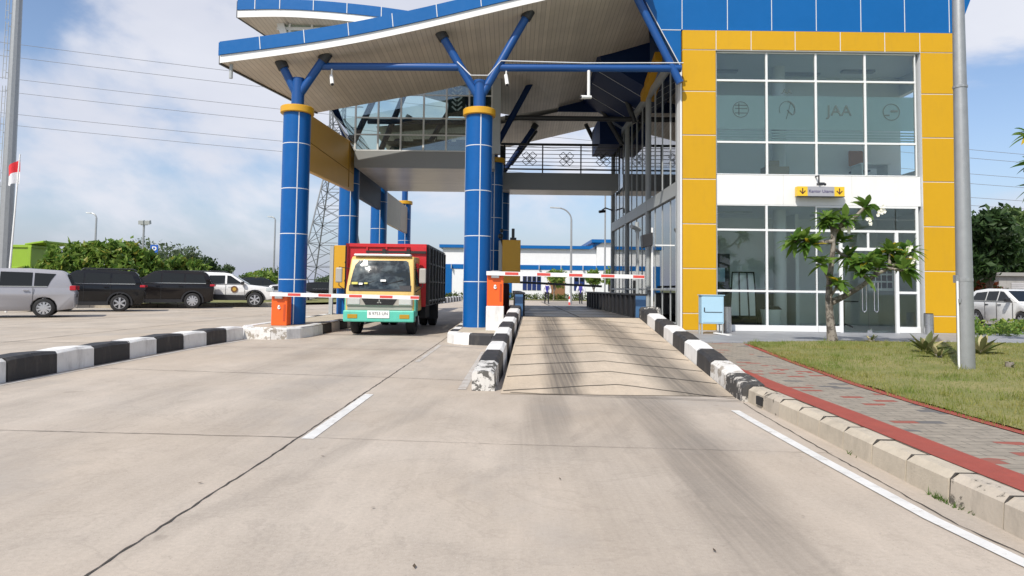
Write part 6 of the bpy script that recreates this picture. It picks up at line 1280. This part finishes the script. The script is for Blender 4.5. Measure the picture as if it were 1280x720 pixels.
brs = [([fp_(1042, 302), fp_(1030, 303, .05), fp_(1012, 305, -.05), fp_(1003, 299, -.1)], [.05, .04, .03, .022]), ([fp_(1042, 298), fp_(1040, 282, .1), fp_(1032, 270, .1)], [.05, .04, .025]), ([fp_(1044, 290), fp_(1052, 280, -.1), fp_(1058, 272, -.15)], [.05, .035, .025]),
       ([fp_(1044, 288), fp_(1062, 278, .1), fp_(1078, 262, .1), fp_(1084, 256, .1)], [.045, .035, .03, .022]), ([fp_(1039, 378), fp_(1056, 370), fp_(1078, 357, -.1), fp_(1094, 343, -.1), fp_(1098, 330, -.1)], [.07, .055, .045, .04, .025]), ([fp_(1092, 345, -.1), fp_(1112, 334, -.2), fp_(1128, 326, -.2)], [.04, .035, .022]), ([fp_(1085, 350, -.1), fp_(1072, 338, -.3), fp_(1068, 328, -.3)], [.035, .03, .022]),
       ([fp_(1112, 334, -.2), fp_(1112, 320, -.1), fp_(1115, 312, -.1)], [.03, .026, .022]), ([fp_(1108, 335, -.2), fp_(1126, 338, -.35), fp_(1136, 336, -.4)], [.03, .026, .02]), ([fp_(1037, 352), fp_(1030, 335, -.2), fp_(1026, 325, -.2)], [.035, .028, .02]), ([fp_(1037, 372), fp_(1044, 362, -.15), fp_(1048, 352, -.2)], [.03, .025, .02]), ([fp_(1042, 310), fp_(1052, 318, .2), fp_(1062, 322, .3)], [.035, .03, .02]), ([fp_(1003, 299, -.1), fp_(994, 302, -.1), fp_(990, 300, -.1)], [.022, .02, .016]), ([fp_(1130, 326, -.2), fp_(1136, 316, .1), fp_(1139, 312, .1)], [.022, .02, .016])]
ft, tips = frangipani('frangipani tree with white flowers on the lawn before the glass door', fp_(1040, 430).x, FY, .2, [trk]+brs, leaves=28, lsz=.30, extra_tips=[(fp_(1100, 318, .15), Vector((.2, 0, 1)).normalized()), (fp_(1122, 322, .1), Vector((.4, .1, 1)).normalized()), (fp_(1083, 325, -.3), Vector((-.2, 0, 1)).normalized()), (fp_(1050, 298, .2), Vector((.2, .3, 1)).normalized()), (fp_(1014, 302, -.2), Vector((-.3, -.3, 1)).normalized()), (fp_(1080, 338, -.3), Vector((0, -.4, .8)).normalized()), (fp_(1036, 280, .1), Vector((-.2, .1, 1)).normalized())])
for j, (px, py) in enumerate(((1105, 259), (1101, 266), (1087, 277), (1064, 284), (1058, 288), (1136, 312), (1140, 325))):
    c = fp_(px, py, -.15); mb = MB(ft.location)
    for f_ in range(5):
        q = c+Vector((random.uniform(-.06, .06), random.uniform(-.05, .05), random.uniform(-.06, .06)))
        for k in range(5):
            a = k*2*PI/5+f_; u = Vector((math.cos(a), -.35, math.sin(a)))*.042; w = Vector((-math.sin(a), 0, math.cos(a)))*.02; mb.add([q, q+u*.6+w, q+u, q+u*.6-w], [(0, 1, 2, 3)])
    mb.build('blossom', PETAL, ft)
FX = 13.3
def f2(px, py, dy=0): return at(px, py, FX+dy)
frangipani('frangipani tree reaching in over the lawn from the right edge', f2(1330, 440).x, FX, .2, [([f2(1330, 436), f2(1328, 380), f2(1325, 300), f2(1320, 250)], [.14, .12, .10, .07]), ([f2(1320, 250), f2(1302, 215, -.1), f2(1290, 200, -.1)], [.06, .04, .025]), ([f2(1310, 235), f2(1295, 180, .1), f2(1287, 165, .1)], [.05, .04, .025]), ([f2(1320, 250), f2(1300, 235, .2), f2(1292, 230, .2)], [.05, .035, .025]), ([f2(1320, 250), f2(1330, 190, .1), f2(1335, 175, .1)], [.05, .04, .025]), ([f2(1325, 290), f2(1345, 250, -.2), f2(1352, 240, -.2)], [.05, .04, .03])], leaves=22, lsz=.32)

# bits of dry leaf on the road
DRY = mat('dry_leaf', (.07, .05, .03), .9, var=.4, vs=20)
for px, py in ((893, 690), (1004, 647), (518, 710), (466, 636), (700, 600), (815, 569), (403, 571), (1100, 668), (250, 605)):
    q = gnd(px, py); mb = MB(); a = random.uniform(0, 6.28); l_ = random.uniform(.010, .02); u = Vector((math.cos(a), math.sin(a), 0))*l_; w = Vector((-math.sin(a), math.cos(a), 0))*l_*.45; h_ = Vector((0, 0, .006)); q = q+Vector((0, 0, .007))
    mb.add([q-u, q-w*.9+h_*.4, q+u+h_, q+w+h_*.5], [(0, 1, 2, 3)]); tag(mb.build('dry_leaf', DRY), 'tiny dark dry leaf lying on the bare concrete road', 'leaf', 'dry leaves on the road')
